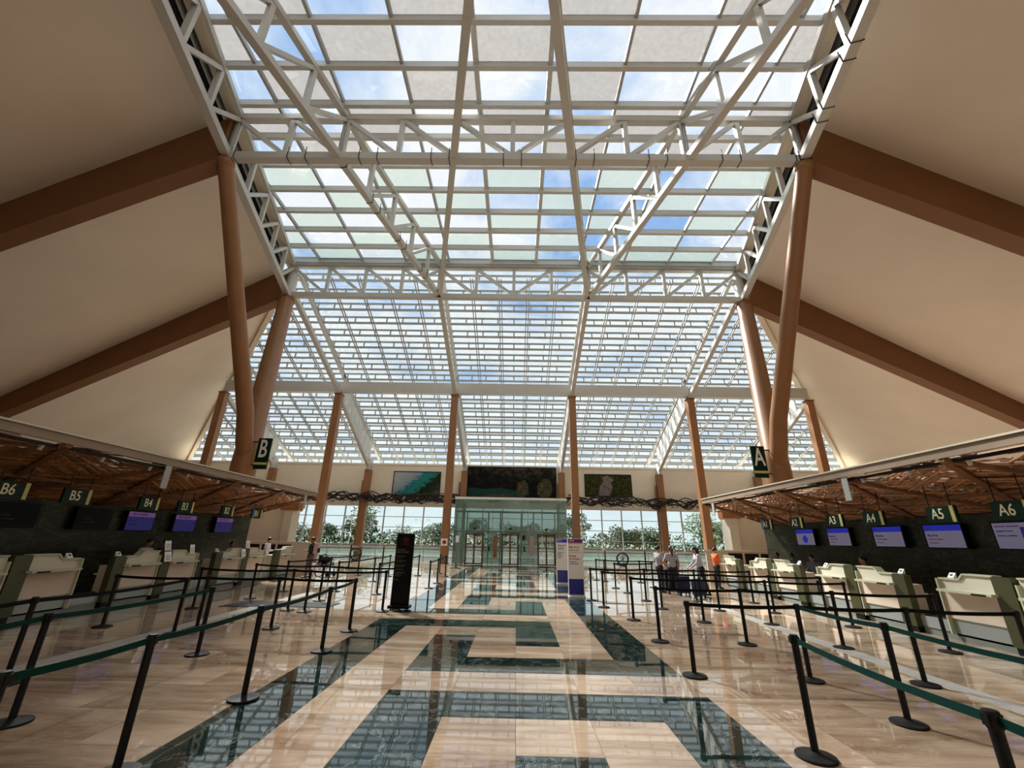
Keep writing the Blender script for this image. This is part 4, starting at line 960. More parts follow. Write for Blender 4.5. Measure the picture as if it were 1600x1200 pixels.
# ------------------------------------------------------------------ queue stanchions
def stanchion():
    t = thing('belt_stanchion', 'x', 'stanchion', (0, 0, 0))
    part('base', MB().lathe((0, 0, 0), [(.165, 0), (.17, .012), (.165, .022), (.06, .035), (.036, .05)], 28), 'black_rubber', t, local=True, sm=True)
    part('post', MB().lathe((0, 0, 0), [(.032, .03), (.032, .9)], 18), 'black_metal', t, local=True, sm=True)
    part('head', MB().lathe((0, 0, 0), [(.034, .885), (.038, .89), (.038, .965), (.034, .972), (.02, .974)], 18), 'black_metal', t, local=True, sm=True)
    part('belt_slot', MB().box(-.043, .043, -.02, .02, .90, .955), 'black_metal', t, local=True)
    return t
proto = stanchion(); used = [False]; PARTS = list(proto.children)
def post(x, y, label, group):
    if not used[0]:
        used[0] = True; o = proto; o.location = (x, y, 0); ORG[o.name] = V((x, y, 0)); o['label'] = label; o['group'] = group; return o
    r = proto.copy(); COL.objects.link(r); r.location = (x, y, 0); r['label'] = label; r['group'] = group; ORG[r.name] = V((x, y, 0))
    for ch in PARTS:
        c = ch.copy(); COL.objects.link(c); c.parent = r
    return r
def belt(o, a, b, col='belt_black'):
    """the belt pulled from stanchion o at a to the head at b"""
    a, b = V((a[0], a[1], .928)), V((b[0], b[1], .928)); d = (b - a).normalized(); a = a + d * .038; b = b - d * .038
    n = 6; mb = MB(); pts = []
    for i in range(n + 1):
        k = i / n; p = a.lerp(b, k); p.z -= .03 * 4 * k * (1 - k) * min(1, (b - a).length / 2.2) ; pts.append(p)
    for p, q in zip(pts[:-1], pts[1:]): mb.beam(p, q, .004, .05)
    off = V(o.location); me = mb.mesh('belt', off); me.materials.append(MATS[col]); bo = bpy.data.objects.new('belt', me); link(bo, o, off)
    if col == 'belt_green': bo['label'] = 'dark green belt'
GL, GR = 'queue stanchions before the B counters', 'queue stanchions before the A counters'
ORD = ['first', 'second', 'third', 'fourth', 'fifth', 'sixth']
def lane(pts, lab, grp, cols='belt_black'):
    """a row of stanchions joined by belts; the label counts them from the walkway (cross rows) or from the far windows (lines along the hall)"""
    ax = abs(pts[-1][0] - pts[0][0]) > abs(pts[-1][1] - pts[0][1])
    key = (lambda q: abs(q[0])) if ax else (lambda q: -q[1])
    rank = sorted(range(len(pts)), key=lambda i: key(pts[i]))
    os_ = []
    for i, (x, y) in enumerate(pts):
        l_ = lab if len(pts) == 1 else '%s, %s from the %s' % (lab, ORD[rank.index(i)], 'walkway' if ax else 'windows')
        os_.append(post(x, y, l_, grp))
    for i in range(len(pts) - 1): belt(os_[i], pts[i], pts[i + 1], cols if isinstance(cols, str) else cols[i])
    return os_
lane([(-2.8, 1.6), (-2.8, 3.04), (-2.76, 4.13), (-2.77, 5.8), (-2.82, 8.0), (-2.96, 9.6)], 'green belt stanchion along the marble border, B side', 'green belt stanchions on the B side of the walkway', 'belt_green')
lane([(-4.55, 2.6), (-4.6, 5.0), (-4.63, 7.62)], 'green belt stanchion in the second line, B side', 'second line of green belt stanchions before B6', 'belt_green')
lane([(-5.85, 3.4), (-5.95, 6.1), (-6.08, 9.0)], 'black belt stanchion in the third line, B side', 'third line of stanchions before B6', 'belt_black')
def cross(pts, lab, grp, skip_last=False): return lane(pts, lab, grp)
a_ = cross([(-7.9, 9.48), (-6.0, 9.5), (-4.61, 9.7)], 'black belt stanchion in the cross row facing the B5 counter', 'cross row of stanchions by B5'); belt(a_[-1], (-4.61, 9.7), (-2.96, 9.6))
cross([(-7.81, 11.86), (-5.43, 11.96), (-4.9, 11.75), (-3.03, 12.05)], 'black belt stanchion in the row at the black totem', 'cross row of stanchions by the black totem')
cross([(-7.53, 13.84), (-5.4, 13.7), (-2.95, 13.5)], 'black belt stanchion in the row beyond the black totem', 'cross row beyond the black totem')
lane([(-7.5, 15.7), (-7.45, 19.2), (-7.4, 22.5)], 'black belt stanchion in the line beside the wheelchair', 'line of stanchions beside the wheelchair')
lane([(-5.83, 15.96), (-5.7, 19.6), (-5.78, 22.2)], 'black belt stanchion in the middle far line on the B side', 'middle far line of stanchions, B side')
lane([(-4.22, 15.4), (-4.35, 18.6), (-4.5, 22.9)], 'black belt stanchion in the inner far line on the B side', 'inner far line of stanchions, B side')
lane([(-2.9, 17.5), (-2.92, 19.4), (-3.1, 22.7), (-3.7, 24.55)], 'black belt stanchion between the black totem and the vestibule', 'stanchions along the walkway before the vestibule')
lane([(3.0, 1.3), (2.98, 2.79), (3.11, 4.73)], 'green belt stanchion along the marble border, A side', 'green belt stanchions on the A side of the walkway', 'belt_green')
q_ = lane([(4.75, 3.5), (4.65, 5.55), (4.57, 7.03)], 'green belt stanchion in the second line, A side', 'second line of green belt stanchions before A6', 'belt_green')
r_ = lane([(2.97, 7.11)], 'black belt stanchion at the green border corner facing the A6 counter', 'stanchion at the A6 lane corner'); belt(r_[0], (2.97, 7.11), (4.57, 7.03)); 
s_ = lane([(6.1, 6.95), (7.53, 6.8)], 'black belt stanchion in the cross row right before the A6 counter', 'cross row of stanchions before A6'); belt(q_[-1], (4.57, 7.03), (6.1, 6.95))
lane([(3.18, 9.3), (4.8, 9.2), (6.54, 9.1), (8.36, 8.95)], 'black belt stanchion in the cross row facing the A5 counter', 'cross row of stanchions by A5')
lane([(3.28, 11.6), (4.95, 11.5), (6.5, 11.38), (8.36, 11.3)], 'black belt stanchion in the cross row facing the A4 counter', 'cross row of stanchions by A4')
lane([(2.95, 13.6), (4.6, 13.5), (6.19, 13.4), (7.62, 13.2), (9.0, 13.1)], 'black belt stanchion in the cross row facing the A3 counter', 'cross row of stanchions by A3')
lane([(2.83, 15.0), (4.64, 15.2), (6.3, 15.25), (8.1, 15.2)], 'black belt stanchion in the row beside the blue totems', 'cross row beside the blue totems')
lane([(4.56, 17.27), (4.48, 18.9), (6.2, 19.5)], 'black belt stanchion in the line behind the grey shirted group', 'stanchions behind the grey shirted group')
lane([(4.36, 22.5), (4.64, 21.9), (6.25, 21.6), (8.3, 22.4)], 'black belt stanchion in the far row, A side', 'far row of stanchions, A side')
# ------------------------------------------------------------------ totems
tt = thing('sign_totem', 'tall black totem sign with red roundel and small white lettering', 'totem', (-2.7, 12.47, 0))
part('board', MB().box(-2.95, -2.46, 12.44, 12.5, 0.1, 1.9), 'totem_black', tt)
part('foot', MB().box(-2.98, -2.42, 12.3, 12.64, 0.03, 0.1), 'totem_black', tt)
for x in (-2.9, -2.5):
    for y in (12.36, 12.58): part('castor', MB().tube((x - .015, y, .03), (x + .015, y, .03), .03, n=12), 'black_rubber', tt)
cz = 1.72
part('roundel', MB().prism([(.075 * math.cos(a * math.pi / 12), .075 * math.sin(a * math.pi / 12)) for a in range(24)], lambda a, b, k: (-2.69 + a, 12.44 - .004 * k, cz + b)), 'red_logo', tt, label='red roundel')
part('roundel_gap', MB().prism([(.06 * math.cos(a * math.pi / 12), .06 * math.sin(a * math.pi / 12)) for a in range(24)], lambda a, b, k: (-2.69 + a, 12.436 - .003 * k, cz + b)), 'totem_black', tt)
leaf = [(0, -.05), (.006, -.02), (.03, -.028), (.026, -.015), (.045, 0), (.036, .006), (.04, .022), (.02, .018), (.022, .035), (.01, .028), (0, .05)]
leaf = leaf + [(-a, b) for a, b in leaf[-2:0:-1]]
part('leaf_mark', MB().prism(leaf, lambda a, b, k: (-2.69 + a, 12.433 - .003 * k, cz + b)), 'red_logo', tt)
for i, (s, z, sz) in enumerate((('PRIORITY', 1.47, .06), ('PRIORITAIRE', 1.41, .06), ('Business Class', 1.31, .042), ('Classe affaires', 1.27, .03), ('Premium Rouge', 1.2, .042), ('Priorite Rouge', 1.16, .03), ('Signature Class', 1.08, .042), ('Altitude Super Elite', 1.04, .03), ('Altitude Elite', .97, .042), ('AEROPLAN', .89, .05), ('Status 25K 35K', .85, .03), ('50K 75K Elite', .81, .03), ('Military', .72, .042))):
    text(s, sz, V((-.21, -.034, z)), (1, 0, 0), (0, 0, 1), 'text_grey', tt, align='L')
text('AIR CANADA', .04, V((0.01, -.034, 1.61)), (1, 0, 0), (0, 0, 1), 'red_logo', tt)
def white_totem(x0, x1, y, head, lines, label, strip):
    xc = (x0 + x1) / 2; t = thing('sign_totem', label, 'totem', (xc, y, 0))
    part('board', MB().box(x0, x1, y, y + .07, .06, 1.86), 'totem_white', t)
    part('foot', MB().box(x0 - .01, x1 + .01, y - .14, y + .21, 0, .04), 'totem_white', t)
    part('foot_neck', MB().box(x0, x1, y, y + .07, .03, .07), 'totem_white', t)
    part('blue_base', MB().box(x0 + .02, x1 - .02, y - .006, y, .08, .56), 'totem_blue', t, label='deep blue lower panel')
    part('header', MB().box(x0 + .02, x1 - .02, y - .006, y, 1.74, 1.84), 'totem_blue', t, label='deep blue header')
    part('header_strip', MB().box(x0 + .02, x1 - .02, y - .006, y, 1.70, 1.738), strip, t)
    text('jetBlue', .07, V((x0 + .05 - xc, -.009, 1.79)), (1, 0, 0), (0, 0, 1), 'sign_white', t, align='L')
    for s, sz, z, mt_ in lines: text(s, sz, V((x0 + .05 - xc, -.005, z)), (1, 0, 0), (0, 0, 1), mt_, t, align='L', bold=.001)
    part('rule', MB().box(x0 + .05, x1 - .05, y - .004, y, 1.398, 1.404), 'text_grey', t)
white_totem(2.2, 2.74, 15.8, '', (('Bag drop', .1, 1.58, 'totem_red'), ('Entrega de equipaje', .042, 1.48, 'text_dark'), ('Entrega', .08, 1.29, 'totem_red'), ('de equipaje', .08, 1.2, 'totem_red'), ('Ya tengo mi', .05, 1.1, 'text_dark'), ('pase de abordar', .05, 1.04, 'text_dark')), 'white and blue totem sign headed Bag drop', 'totem_red')
white_totem(2.2, 2.7, 20.1, '', (('Help desk', .085, 1.58, 'text_dark'), ('Ayuda aqui', .06, 1.49, 'text_dark'), ('Assistance with', .04, 1.43, 'text_dark'), ('Punto de', .075, 1.28, 'text_dark'), ('ayuda', .075, 1.2, 'text_dark'), ('Asistencia para', .04, 1.12, 'text_dark'), ('pasajeros', .04, 1.06, 'text_dark')), 'white and blue totem sign headed Help desk, behind the Bag drop totem', 'screen_blue')

# small poster on the square column, floor mats, tactile strips
ps = thing('wall_notice', 'small white no entry notice on the square column by the vestibule', 'notice', (-5.01, YR - .29, 1.2))
part('plate', MB().box(-5.27, -4.78, YR - .3, YR - .281, 1.25, 1.75), 'paper', ps)
part('ring', MB().prism([(.16 * math.cos(a * math.pi / 10), .16 * math.sin(a * math.pi / 10)) for a in range(20)], lambda a, b, k: (-5.02 + a, YR - .3 - .004 * k, 1.5 + b)), 'totem_red', ps)
part('symbol', MB().box(-5.09, -4.95, YR - .31, YR - .3, 1.42, 1.58), 'text_dark', ps)
fmt = thing('floor_mat', 'dark red edged floor mat before the B4 counter', 'mat', (-6.9, 12.85, 0))
part('pad', MB().box(-7.35, -6.35, 12.32, 13.42, .001, .012), 'mat_fabric', fmt)
part('edging', MB().box(-7.42, -7.35, 12.26, 13.48, .001, .01).box(-6.35, -6.28, 12.26, 13.48, .001, .01), 'mat_red', fmt)
fm2 = thing('floor_mat', 'long dark floor mat in the queue beside the black totem', 'mat', (-5.3, 12.9, 0))
part('pad', MB().box(-6.1, -4.6, 12.45, 13.3, .001, .012), 'mat_fabric', fm2)
part('edging', MB().box(-6.16, -6.1, 12.4, 13.35, .001, .01), 'mat_red', fm2)
for sgn, nm in ((-1, 'B'), (1, 'A')):
    ts = thing('tactile_strip', 'grey ribbed tactile strip along the floor before the %s counters' % nm, 'floor strip', (sgn * 6.4, 8, 0))
    part('base_strip', MB().box(sgn * 6.45 - .17, sgn * 6.45 + .17, 0, 15.5, .0005, .003), 'panel_beige', ts)
    for k in range(4): part('rib', MB().box(sgn * 6.45 - .15 + .085 * k, sgn * 6.45 - .105 + .085 * k, 0, 15.5, .003, .008), 'grey_tactile', ts)

# glass railing in front of the windows, ring stands, slim poles, wheelchair
for sgn, nm in ((-1, 'B'), (1, 'A')):
    gl_ = thing('glass_railing', 'low glass railing with thin rails before the windows on the %s side' % nm, 'railing', (sgn * 12, 37, 0))
    for k in range(8):
        x = sgn * (5.2 + 2.0 * k)
        part('baluster', MB().box(x - .025, x + .025, 36.97, 37.03, 0, 1.05), 'grey_steel', gl_)
        if k < 7: part('glass_panel', MB().box(min(x, x + sgn * 2) + .04, max(x, x + sgn * 2) - .04, 36.99, 37.01, .08, .95), 'glass_rail', gl_)
    part('top_rail', MB().box(min(sgn * 5.2, sgn * 19.2), max(sgn * 5.2, sgn * 19.2), 36.97, 37.03, 1.03, 1.08), 'grey_steel', gl_)
    part('lower_rail', MB().box(min(sgn * 5.2, sgn * 19.2), max(sgn * 5.2, sgn * 19.2), 36.98, 37.02, .66, .69), 'grey_steel', gl_)
def ring_stand(x, y, label):
    t = thing('ring_wreath', label, 'wreath', (x, y, 0)); R, c = .44, .5
    pts = [(x + R * math.cos(a * math.pi / 12), y, c + R * math.sin(a * math.pi / 12)) for a in range(25)]
    part('ring', MB().path(pts, .07, 8), 'vine', t)
    for k in range(4):
        a = k * math.pi / 4; part('spoke', MB().tube((x - R * math.cos(a), y, c - R * math.sin(a)), (x + R * math.cos(a), y, c + R * math.sin(a)), .018, n=6), 'vine', t)
    part('stand', MB().box(x - .25, x + .25, y - .12, y + .12, 0, .05), 'black_metal', t)
ring_stand(-12.4, 35.9, 'dark wreath ring with spokes on the floor before the B side windows'); ring_stand(-8.7, 35.9, 'dark wreath ring half hidden behind the black totem'); ring_stand(8.85, 35.9, 'dark wreath ring with spokes on the floor before the A side windows')
def pole(x, y, h, label):
    t = thing('slim_pole', label, 'pole', (x, y, 0))
    part('base', MB().lathe((x, y, 0), [(.16, 0), (.16, .02), (.05, .04)], 16), 'black_metal', t)
    part('shaft', MB().tube((x, y, .03), (x, y, h), .05, .045, 12), 'vine', t)
    part('cap', MB().ell((x, y, h + .04), (.08, .08, .09), 10, 6), 'fascia', t)
pole(-9.4, 26.6, 1.35, 'slim dark pole with pale cap beside the wheelchair'); pole(-8.3, 29.5, 1.2, 'slim dark pole before the B side windows, closest to the wheelchair'); pole(-6.9, 29.6, 1.2, 'slim dark pole before the B side windows, closest to the vestibule')
pole(6.2, 29.4, 1.2, 'slim dark pole before the A side windows, closest to the vestibule'); pole(8.9, 29.8, 1.25, 'slim dark pole before the A side windows, beside the wreath ring'); pole(10.9, 29.9, 1.2, 'slim dark pole before the A side windows, behind the grey shirted group')
pl = thing('display_post', 'tall slanted grey post standing left of the vestibule doors', 'post', (-3.4, 29.0, 0))
pl['label'] = 'tall grey post with white top beside the vestibule corner'
part('post', MB().box(-3.5, -3.34, 28.95, 29.03, .02, 1.95), 'plinth', pl); part('top_plate', MB().box(-3.52, -3.32, 28.93, 29.05, 1.55, 1.95), 'paper', pl); part('foot', MB().box(-3.75, -3.1, 28.75, 29.25, 0, .03), 'black_metal', pl)

def wheelchair(x, y, rz):
    t = thing('wheelchair', 'folded black wheelchair parked in the queue before the B side windows', 'wheelchair', (x, y, 0), rz)
    for s_ in (-1, 1):
        w = part('wheel', MB().path([(s_ * .3, .31 * math.cos(a * math.pi / 14), .31 + .31 * math.sin(a * math.pi / 14)) for a in range(29)], .022, 7), 'black_rubber', t, local=True)
        part('spokes', MB().path([(s_ * .3, .29 * math.cos(0), .31), (s_ * .3, -.29, .31)], .006, 4).path([(s_ * .3, 0, .02), (s_ * .3, 0, .6)], .006, 4).path([(s_ * .3, .2, .11), (s_ * .3, -.2, .51)], .006, 4).path([(s_ * .3, -.2, .11), (s_ * .3, .2, .51)], .006, 4), 'chrome', w, local=True)
        part('push_rim', MB().path([(s_ * .34, .26 * math.cos(a * math.pi / 14), .31 + .26 * math.sin(a * math.pi / 14)) for a in range(29)], .009, 5), 'chrome', w, local=True)
        part('caster', MB().tube((s_ * .22 - .015, -.42, .09), (s_ * .22 + .015, -.42, .09), .09, n=16), 'black_rubber', t, local=True)
        part('side_frame', MB().path([(s_ * .24, .2, .95), (s_ * .24, .22, .5), (s_ * .24, -.35, .48), (s_ * .24, -.42, .12)], .014, 6).path([(s_ * .24, .2, .72), (s_ * .24, -.25, .72), (s_ * .24, -.3, .5)], .014, 6), 'black_metal', t, local=True)
        part('armrest', MB().box(s_ * .24 - .03, s_ * .24 + .03, -.25, .12, .72, .75), 'black_rubber', t, local=True)
        part('push_handle', MB().path([(s_ * .24, .2, .93), (s_ * .24, .33, .95)], .018, 6), 'black_rubber', t, local=True)
        part('footplate', MB().box(s_ * .12 - .09, s_ * .12 + .09, -.62, -.45, .12, .135), 'black_metal', t, local=True)
    part('seat', MB().box(-.23, .23, -.3, .2, .49, .53), 'black_rubber', t, local=True)
    part('backrest', MB().box(-.23, .23, .18, .21, .53, .92), 'black_rubber', t, local=True)
wheelchair(-8.7, 21.6, 1.2)
bag = thing('bag', 'black soft bag lying on the wheelchair seat', 'bag', (-8.72, 21.58, .53))
part('body', MB().ell((-8.72, 21.58, .72), (.26, .2, .19), 14, 8), 'suitcase_black', bag, sm=True); part('strap', MB().path([(-8.9, 21.5, .78), (-8.75, 21.45, 1.0), (-8.58, 21.5, .8)], .015, 5), 'suitcase_black', bag)

def suitcase(x, y, rz, mt_, h, label):
    t = thing('suitcase', label, 'suitcase', (x, y, 0), rz)
    w, d = .22, .13
    part('shell', MB().prism([(-w, .06), (w, .06), (w + .01, .1), (w + .01, h - .04), (w, h), (-w, h), (-w - .01, h - .04), (-w - .01, .1)], lambda a, b, k: (a, -d + 2 * d * k, b)), mt_, t, local=True)
    for s_ in (-1, 1):
        for q in (-1, 1): part('wheel', MB().tube((s_ * .17 - .015, q * .09, .03), (s_ * .17 + .015, q * .09, .03), .03, n=10), 'black_rubber', t, local=True)
    for k in range(4): part('rib', MB().box(-.16 + .1 * k, -.14 + .1 * k, -d - .006, -d, .12, h - .08), mt_, t, local=True)
    part('handle', MB().path([(-.09, .06, h), (-.09, .06, h + .34), (.09, .06, h + .34), (.09, .06, h)], .011, 6), 'chrome', t, local=True)
suitcase(6.62, 17.25, .3, 'suitcase_blue', .62, 'dark blue hard suitcase standing between the grey shirted people')
suitcase(6.95, 16.6, -.2, 'suitcase_blue', .55, 'smaller dark blue suitcase at the feet of the leaning person')
suitcase(6.5, 18.3, .1, 'suitcase_black', .78, 'black suitcase behind the dark blue suitcase')

# ------------------------------------------------------------------ people
def R2(v, c, a):   # rotate about the x axis through c
    v, c = V(v), V(c); return c + Matrix.Rotation(a, 3, 'X') @ (v - c)
def person(x, y, rz, label, shirt, pants='trouser', skin='skin_a', pose='stand', arms=('down', 'down'), hair='short', hgt=1.7, sleeve='short', lean=0.0, seat_z=.68, head=(0, 0), spread=.1):
    s = hgt / 1.75
    t = thing('person', label, 'person', (x, y, 0), rz)
    J = {}
    hipz = .92 if pose != 'sit' else seat_z + .09
    J['pel'] = V((0, 0, hipz)); piv = J['pel']
    tor = {'waist': (0, -.005, hipz + .17), 'chest': (0, 0, hipz + .38), 'neck': (0, .01, hipz + .53), 'head': (0, -.015, hipz + .70)}
    for k, v in tor.items(): J[k] = R2(v, piv, lean)
    shl = [R2((q * .185, .01, hipz + .485), piv, lean) for q in (-1, 1)]
    segs = []          # (p, q, r0, r1, type)
    segs += [(J['pel'] + V((-.06, 0, 0)), J['pel'] + V((.06, 0, 0)), .13, .13, 'pants'), (J['pel'], J['waist'], .135, .125, 'shirt'), (J['waist'] + V((-.05, 0, 0)), J['waist'] + V((.05, 0, 0)), .115, .115, 'shirt'), (J['waist'], J['chest'], .13, .14, 'shirt'),
             (J['chest'] + V((-.08, 0, 0)), J['chest'] + V((.08, 0, 0)), .125, .125, 'shirt'), (shl[0], shl[1], .075, .075, 'shirt'), (J['chest'], J['neck'], .10, .07, 'shirt'), (J['neck'], J['head'], .055, .055, 'skin')]
    hr = Matrix.Rotation(head[1], 3, 'Z') @ Matrix.Rotation(head[0] + lean * .6, 3, 'X')
    for i, q in enumerate((-1, 1)):
        hip = J['pel'] + V((q * .09, 0, -.02))
        if pose == 'sit': kn, an = V((q * .13, -.43, seat_z + .05)), V((q * .13, -.40, max(.09, seat_z - .38)))
        else:
            st_ = spread * (1 if q > 0 else -.6); kn, an = V((q * .11, -.02 - st_ * .3, .49)), V((q * (.11 + abs(spread) * .15), -st_ * .5 + .02, .085))
        segs += [(hip, kn, .088, .062, 'pants'), (kn, an, .06, .045, 'pants'), (an + V((0, .03, -.035)), an + V((0, -.17, -.05)), .042, .034, 'shoe')]
        sh = shl[i]; mode = arms[i]
        el, wr = {'down': (V((q * .055, .03, -.28)), V((q * .05, -.05, -.53))), 'fwd': (V((q * .06, -.06, -.27)), V((-q * .04, -.29, -.25))), 'hold': (V((q * .07, .0, -.27)), V((-q * .08, -.22, -.30))),
                  'reach': (V((q * .05, -.1, -.25)), V((-q * .05, -.3, -.42))), 'hip': (V((q * .16, .06, -.25)), V((q * .02, -.06, -.42))), 'desk': (V((q * .08, -.05, -.26)), V((-q * .03, -.3, -.3)))}[mode]
        el, wr = sh + el, sh + wr
        segs += [(sh, el, .054, .043, 'sleeve_u'), (el, wr, .041, .029, 'sleeve_l')]
        d = (wr - el).normalized(); palm = wr + d * .085; side = V((0, 0, 1)).cross(d); side = side.normalized() if side.length > .1 else V((1, 0, 0)); side = side if True else side
        segs.append((wr, palm, .03, .034, 'skin'))
        curl = d.cross(side).normalized() * (-1)
        if curl.z > 0: curl = -curl
        for k in range(4):
            b = palm + side * (.027 - .018 * k); ln = (.032, .04, .037, .028)[k]
            m1 = b + d * ln + curl * .008; segs += [(b, m1, .0095, .009, 'skin'), (m1, m1 + d * ln * .6 + curl * .022, .009, .008, 'skin')]
        th = wr + d * .03 + side * .03; segs += [(th, th + side * .025 + d * .035 + curl * .01, .011, .0095, 'skin'), (th + side * .025 + d * .035 + curl * .01, th + side * .022 + d * .065 + curl * .02, .0095, .0085, 'skin')]
    mb = MB()
    def cap(p, q, r0, r1, n=12):
        dd = q - p; ln = dd.length
        if ln < 1e-5: return
        dn = dd / ln; pts, rs = [], []
        for a in (-1.0, -.8, -.45): pts.append(p + dn * (r0 * a)); rs.append(max(.002, r0 * math.sqrt(max(0, 1 - a * a))))
        pts.append(p); rs.append(r0); pts.append(q); rs.append(r1)
        for a in (.45, .8, 1.0): pts.append(q + dn * (r1 * a)); rs.append(max(.002, r1 * math.sqrt(max(0, 1 - a * a))))
        mb.path(pts, rs, n)
    for p, q, r0, r1, ty in segs: cap(p * s, q * s, r0 * s, r1 * s)
    H = J['head']
    def hp(v): return (H + hr @ V(v)) * s
    mb.ell(hp((0, 0, .015)), (.076 * s, .094 * s, .108 * s), 16, 12, hr)           # skull
    mb.ell(hp((0, -.03, -.05)), (.056 * s, .062 * s, .066 * s), 14, 10, hr)        # jaw
    mb.ell(hp((0, -.1, -.018)), (.014 * s, .02 * s, .026 * s), 8, 6, hr)           # nose
    for q in (-1, 1): mb.ell(hp((q * .078, .005, -.01)), (.012 * s, .022 * s, .032 * s), 8, 6, hr)
    tmp = mb.mesh('body', fix=True); o = bpy.data.objects.new('body', tmp); COL.objects.link(o)
    md = o.modifiers.new('r', 'REMESH'); md.mode = 'VOXEL'; md.voxel_size = .0105; md.use_smooth_shade = True
    sm_ = o.modifiers.new('s', 'SMOOTH'); sm_.factor = .5; sm_.iterations = 3
    dg = bpy.context.evaluated_depsgraph_get(); me = bpy.data.meshes.new_from_object(o.evaluated_get(dg)); bpy.data.objects.remove(o)
    for mm in (skin, shirt, pants, 'shoe'): me.materials.append(MATS[mm])
    idx = {'skin': 0, 'shirt': 1, 'pants': 2, 'shoe': 3, 'sleeve_u': 1, 'sleeve_l': 1 if sleeve == 'long' else 0}
    S = [(p * s, q * s, r0 * s, r1 * s, ty) for p, q, r0, r1, ty in segs]; hc = H * s
    big = [z for z in S if z[2] > .012]
    for pol in me.polygons:
        c = pol.center; best, bt, bk = 9, 'skin', 0
        for p, q, r0, r1, ty in big:
            dd = q - p; k = max(0, min(1, (c - p).dot(dd) / max(1e-9, dd.length_squared))); e = abs((c - (p + dd * k)).length - (r0 + (r1 - r0) * k)) if ty != 'skin' else (c - (p + dd * k)).length - (r0 + (r1 - r0) * k)
            e = (c - (p + dd * k)).length - (r0 + (r1 - r0) * k)
            if e < best: best, bt, bk = e, ty, k
        i = idx[bt]
        if (c - hc).length < .16 * s and c.z > hc.z - .13 * s: i = 0
        if bt == 'sleeve_u' and sleeve == 'short' and bk > .6: i = 0
        if i == 1 and bt == 'shirt' and c.z < (hipz + .06) * s: i = 2
        if (bt in ('skin',)) and (c - J['neck'] * s).length > .3 * s and c.z < J['chest'].z * s + .2 and sleeve == 'x': i = 0
        pol.material_index = i; pol.use_smooth = True
    bo = bpy.data.objects.new('body', me); link(bo, t, V((x, y, 0)))
    hb = MB()
    if hair != 'none':
        # scalp shell: back and top of the skull
        n1, n2 = 16, 9; k0 = len(hb.v)
        for jj in range(n2):
            ph = math.pi * .62 * jj / (n2 - 1)
            for ii in range(n1):
                th = 2 * math.pi * ii / n1; f = max(0, -math.sin(th)); p2 = ph * (1 - .48 * f)
                hb.v.append(hp((.083 * math.sin(p2) * math.cos(th), .103 * math.sin(p2) * math.sin(th) + .006, .018 + .118 * math.cos(p2))))
        for jj in range(n2 - 1):
            for ii in range(n1): hb.f.append((k0 + jj * n1 + ii, k0 + (jj + 1) * n1 + ii, k0 + (jj + 1) * n1 + (ii + 1) % n1, k0 + jj * n1 + (ii + 1) % n1))
    if hair == 'bun': hb.ell(hp((0, .12, .05)), (.045 * s, .045 * s, .045 * s), 10, 8)
    if hair == 'tail': hb.path([hp((0, .1, .05)), hp((0, .15, .0)), hp((0, .15, -.12)), hp((0, .12, -.26))], [.03 * s, .04 * s, .035 * s, .012 * s], 8)
    if hair == 'long': hb.path([hp((0, .05, .04)), hp((0, .085, -.08)), hp((0, .09, -.2)), hp((0, .08, -.3))], [.08 * s, .085 * s, .075 * s, .03 * s], 10)
    if hb.v: part('hair', hb, 'hair', t, local=True, sm=True)
    for q in (-1, 1): part('eye', MB().ell(hp((q * .031, -.087, .015)), (.012 * s, .007 * s, .007 * s), 8, 6, hr), 'eye', t, local=True)
    part('mouth', MB().ell(hp((0, -.09, -.06)), (.02 * s, .006 * s, .006 * s), 8, 6, hr), 'lip', t, local=True)
    return t
PI = math.pi
# facing: rz = 0 looks towards the camera end (-Y); rz = pi looks to the windows
person(5.97, 17.75, PI * .62, 'person in grey top and dark trousers with hands clasped, hair in a bun', 'shirt_grey', arms=('hold', 'hold'), hair='bun', hgt=1.66, skin='skin_a')
person(6.2, 16.95, PI * 1.0, 'person in grey short-sleeved shirt and dark trousers seen from behind with dark ponytail', 'shirt_grey', arms=('down', 'hip'), hair='tail', hgt=1.68, skin='skin_b', spread=.35)
person(7.3, 17.1, -PI * .52, 'person in pale grey long sleeves and dark trousers leaning on a suitcase', 'shirt_lilac', arms=('reach', 'reach'), hair='long', hgt=1.68, sleeve='long', lean=.22, spread=-.3)
person(9.0, 19.6, PI * .55, 'person in bright orange shirt and dark trousers standing at the A counters', 'shirt_orange', arms=('fwd', 'fwd'), hair='short', hgt=1.62)
person(-11.35, 14.1, PI * .5, 'agent in white sleeves and dark vest seated behind the B4 counter', 'shirt_white', pose='sit', seat_z=.74, arms=('desk', 'desk'), hair='short', sleeve='long', lean=.12, head=(.3, .0), hgt=1.7)
person(-11.4, 14.85, PI * .5, 'agent in black seated behind the B3 counter looking down', 'shirt_black', pose='sit', seat_z=.74, arms=('desk', 'desk'), hair='bun', sleeve='long', lean=.15, head=(.3, .2), hgt=1.68)
person(-11.3, 18.3, PI * .5, 'agent in black seated behind the B1 counter', 'shirt_black', pose='sit', seat_z=.68, arms=('desk', 'desk'), hair='short', sleeve='long', skin='skin_b', hgt=1.66)
person(-11.2, 20.75, PI * .55, 'agent in pale shirt and glasses standing behind the last B side counter', 'shirt_white', arms=('fwd', 'fwd'), hair='short', sleeve='long', lean=.1, hgt=1.68)
person(-9.0, 20.6, -PI * .5, 'person in black with a pale backpack standing at the last B side counter', 'shirt_black', pants='trouser_grey', arms=('fwd', 'down'), hair='short', sleeve='long', hgt=1.72, skin='skin_b')
person(10.8, 13.6, -PI * .5, 'agent in red seated behind the A4 counter', 'shirt_red', pose='sit', seat_z=.68, arms=('desk', 'desk'), hair='bun', sleeve='long', lean=.1, hgt=1.66)
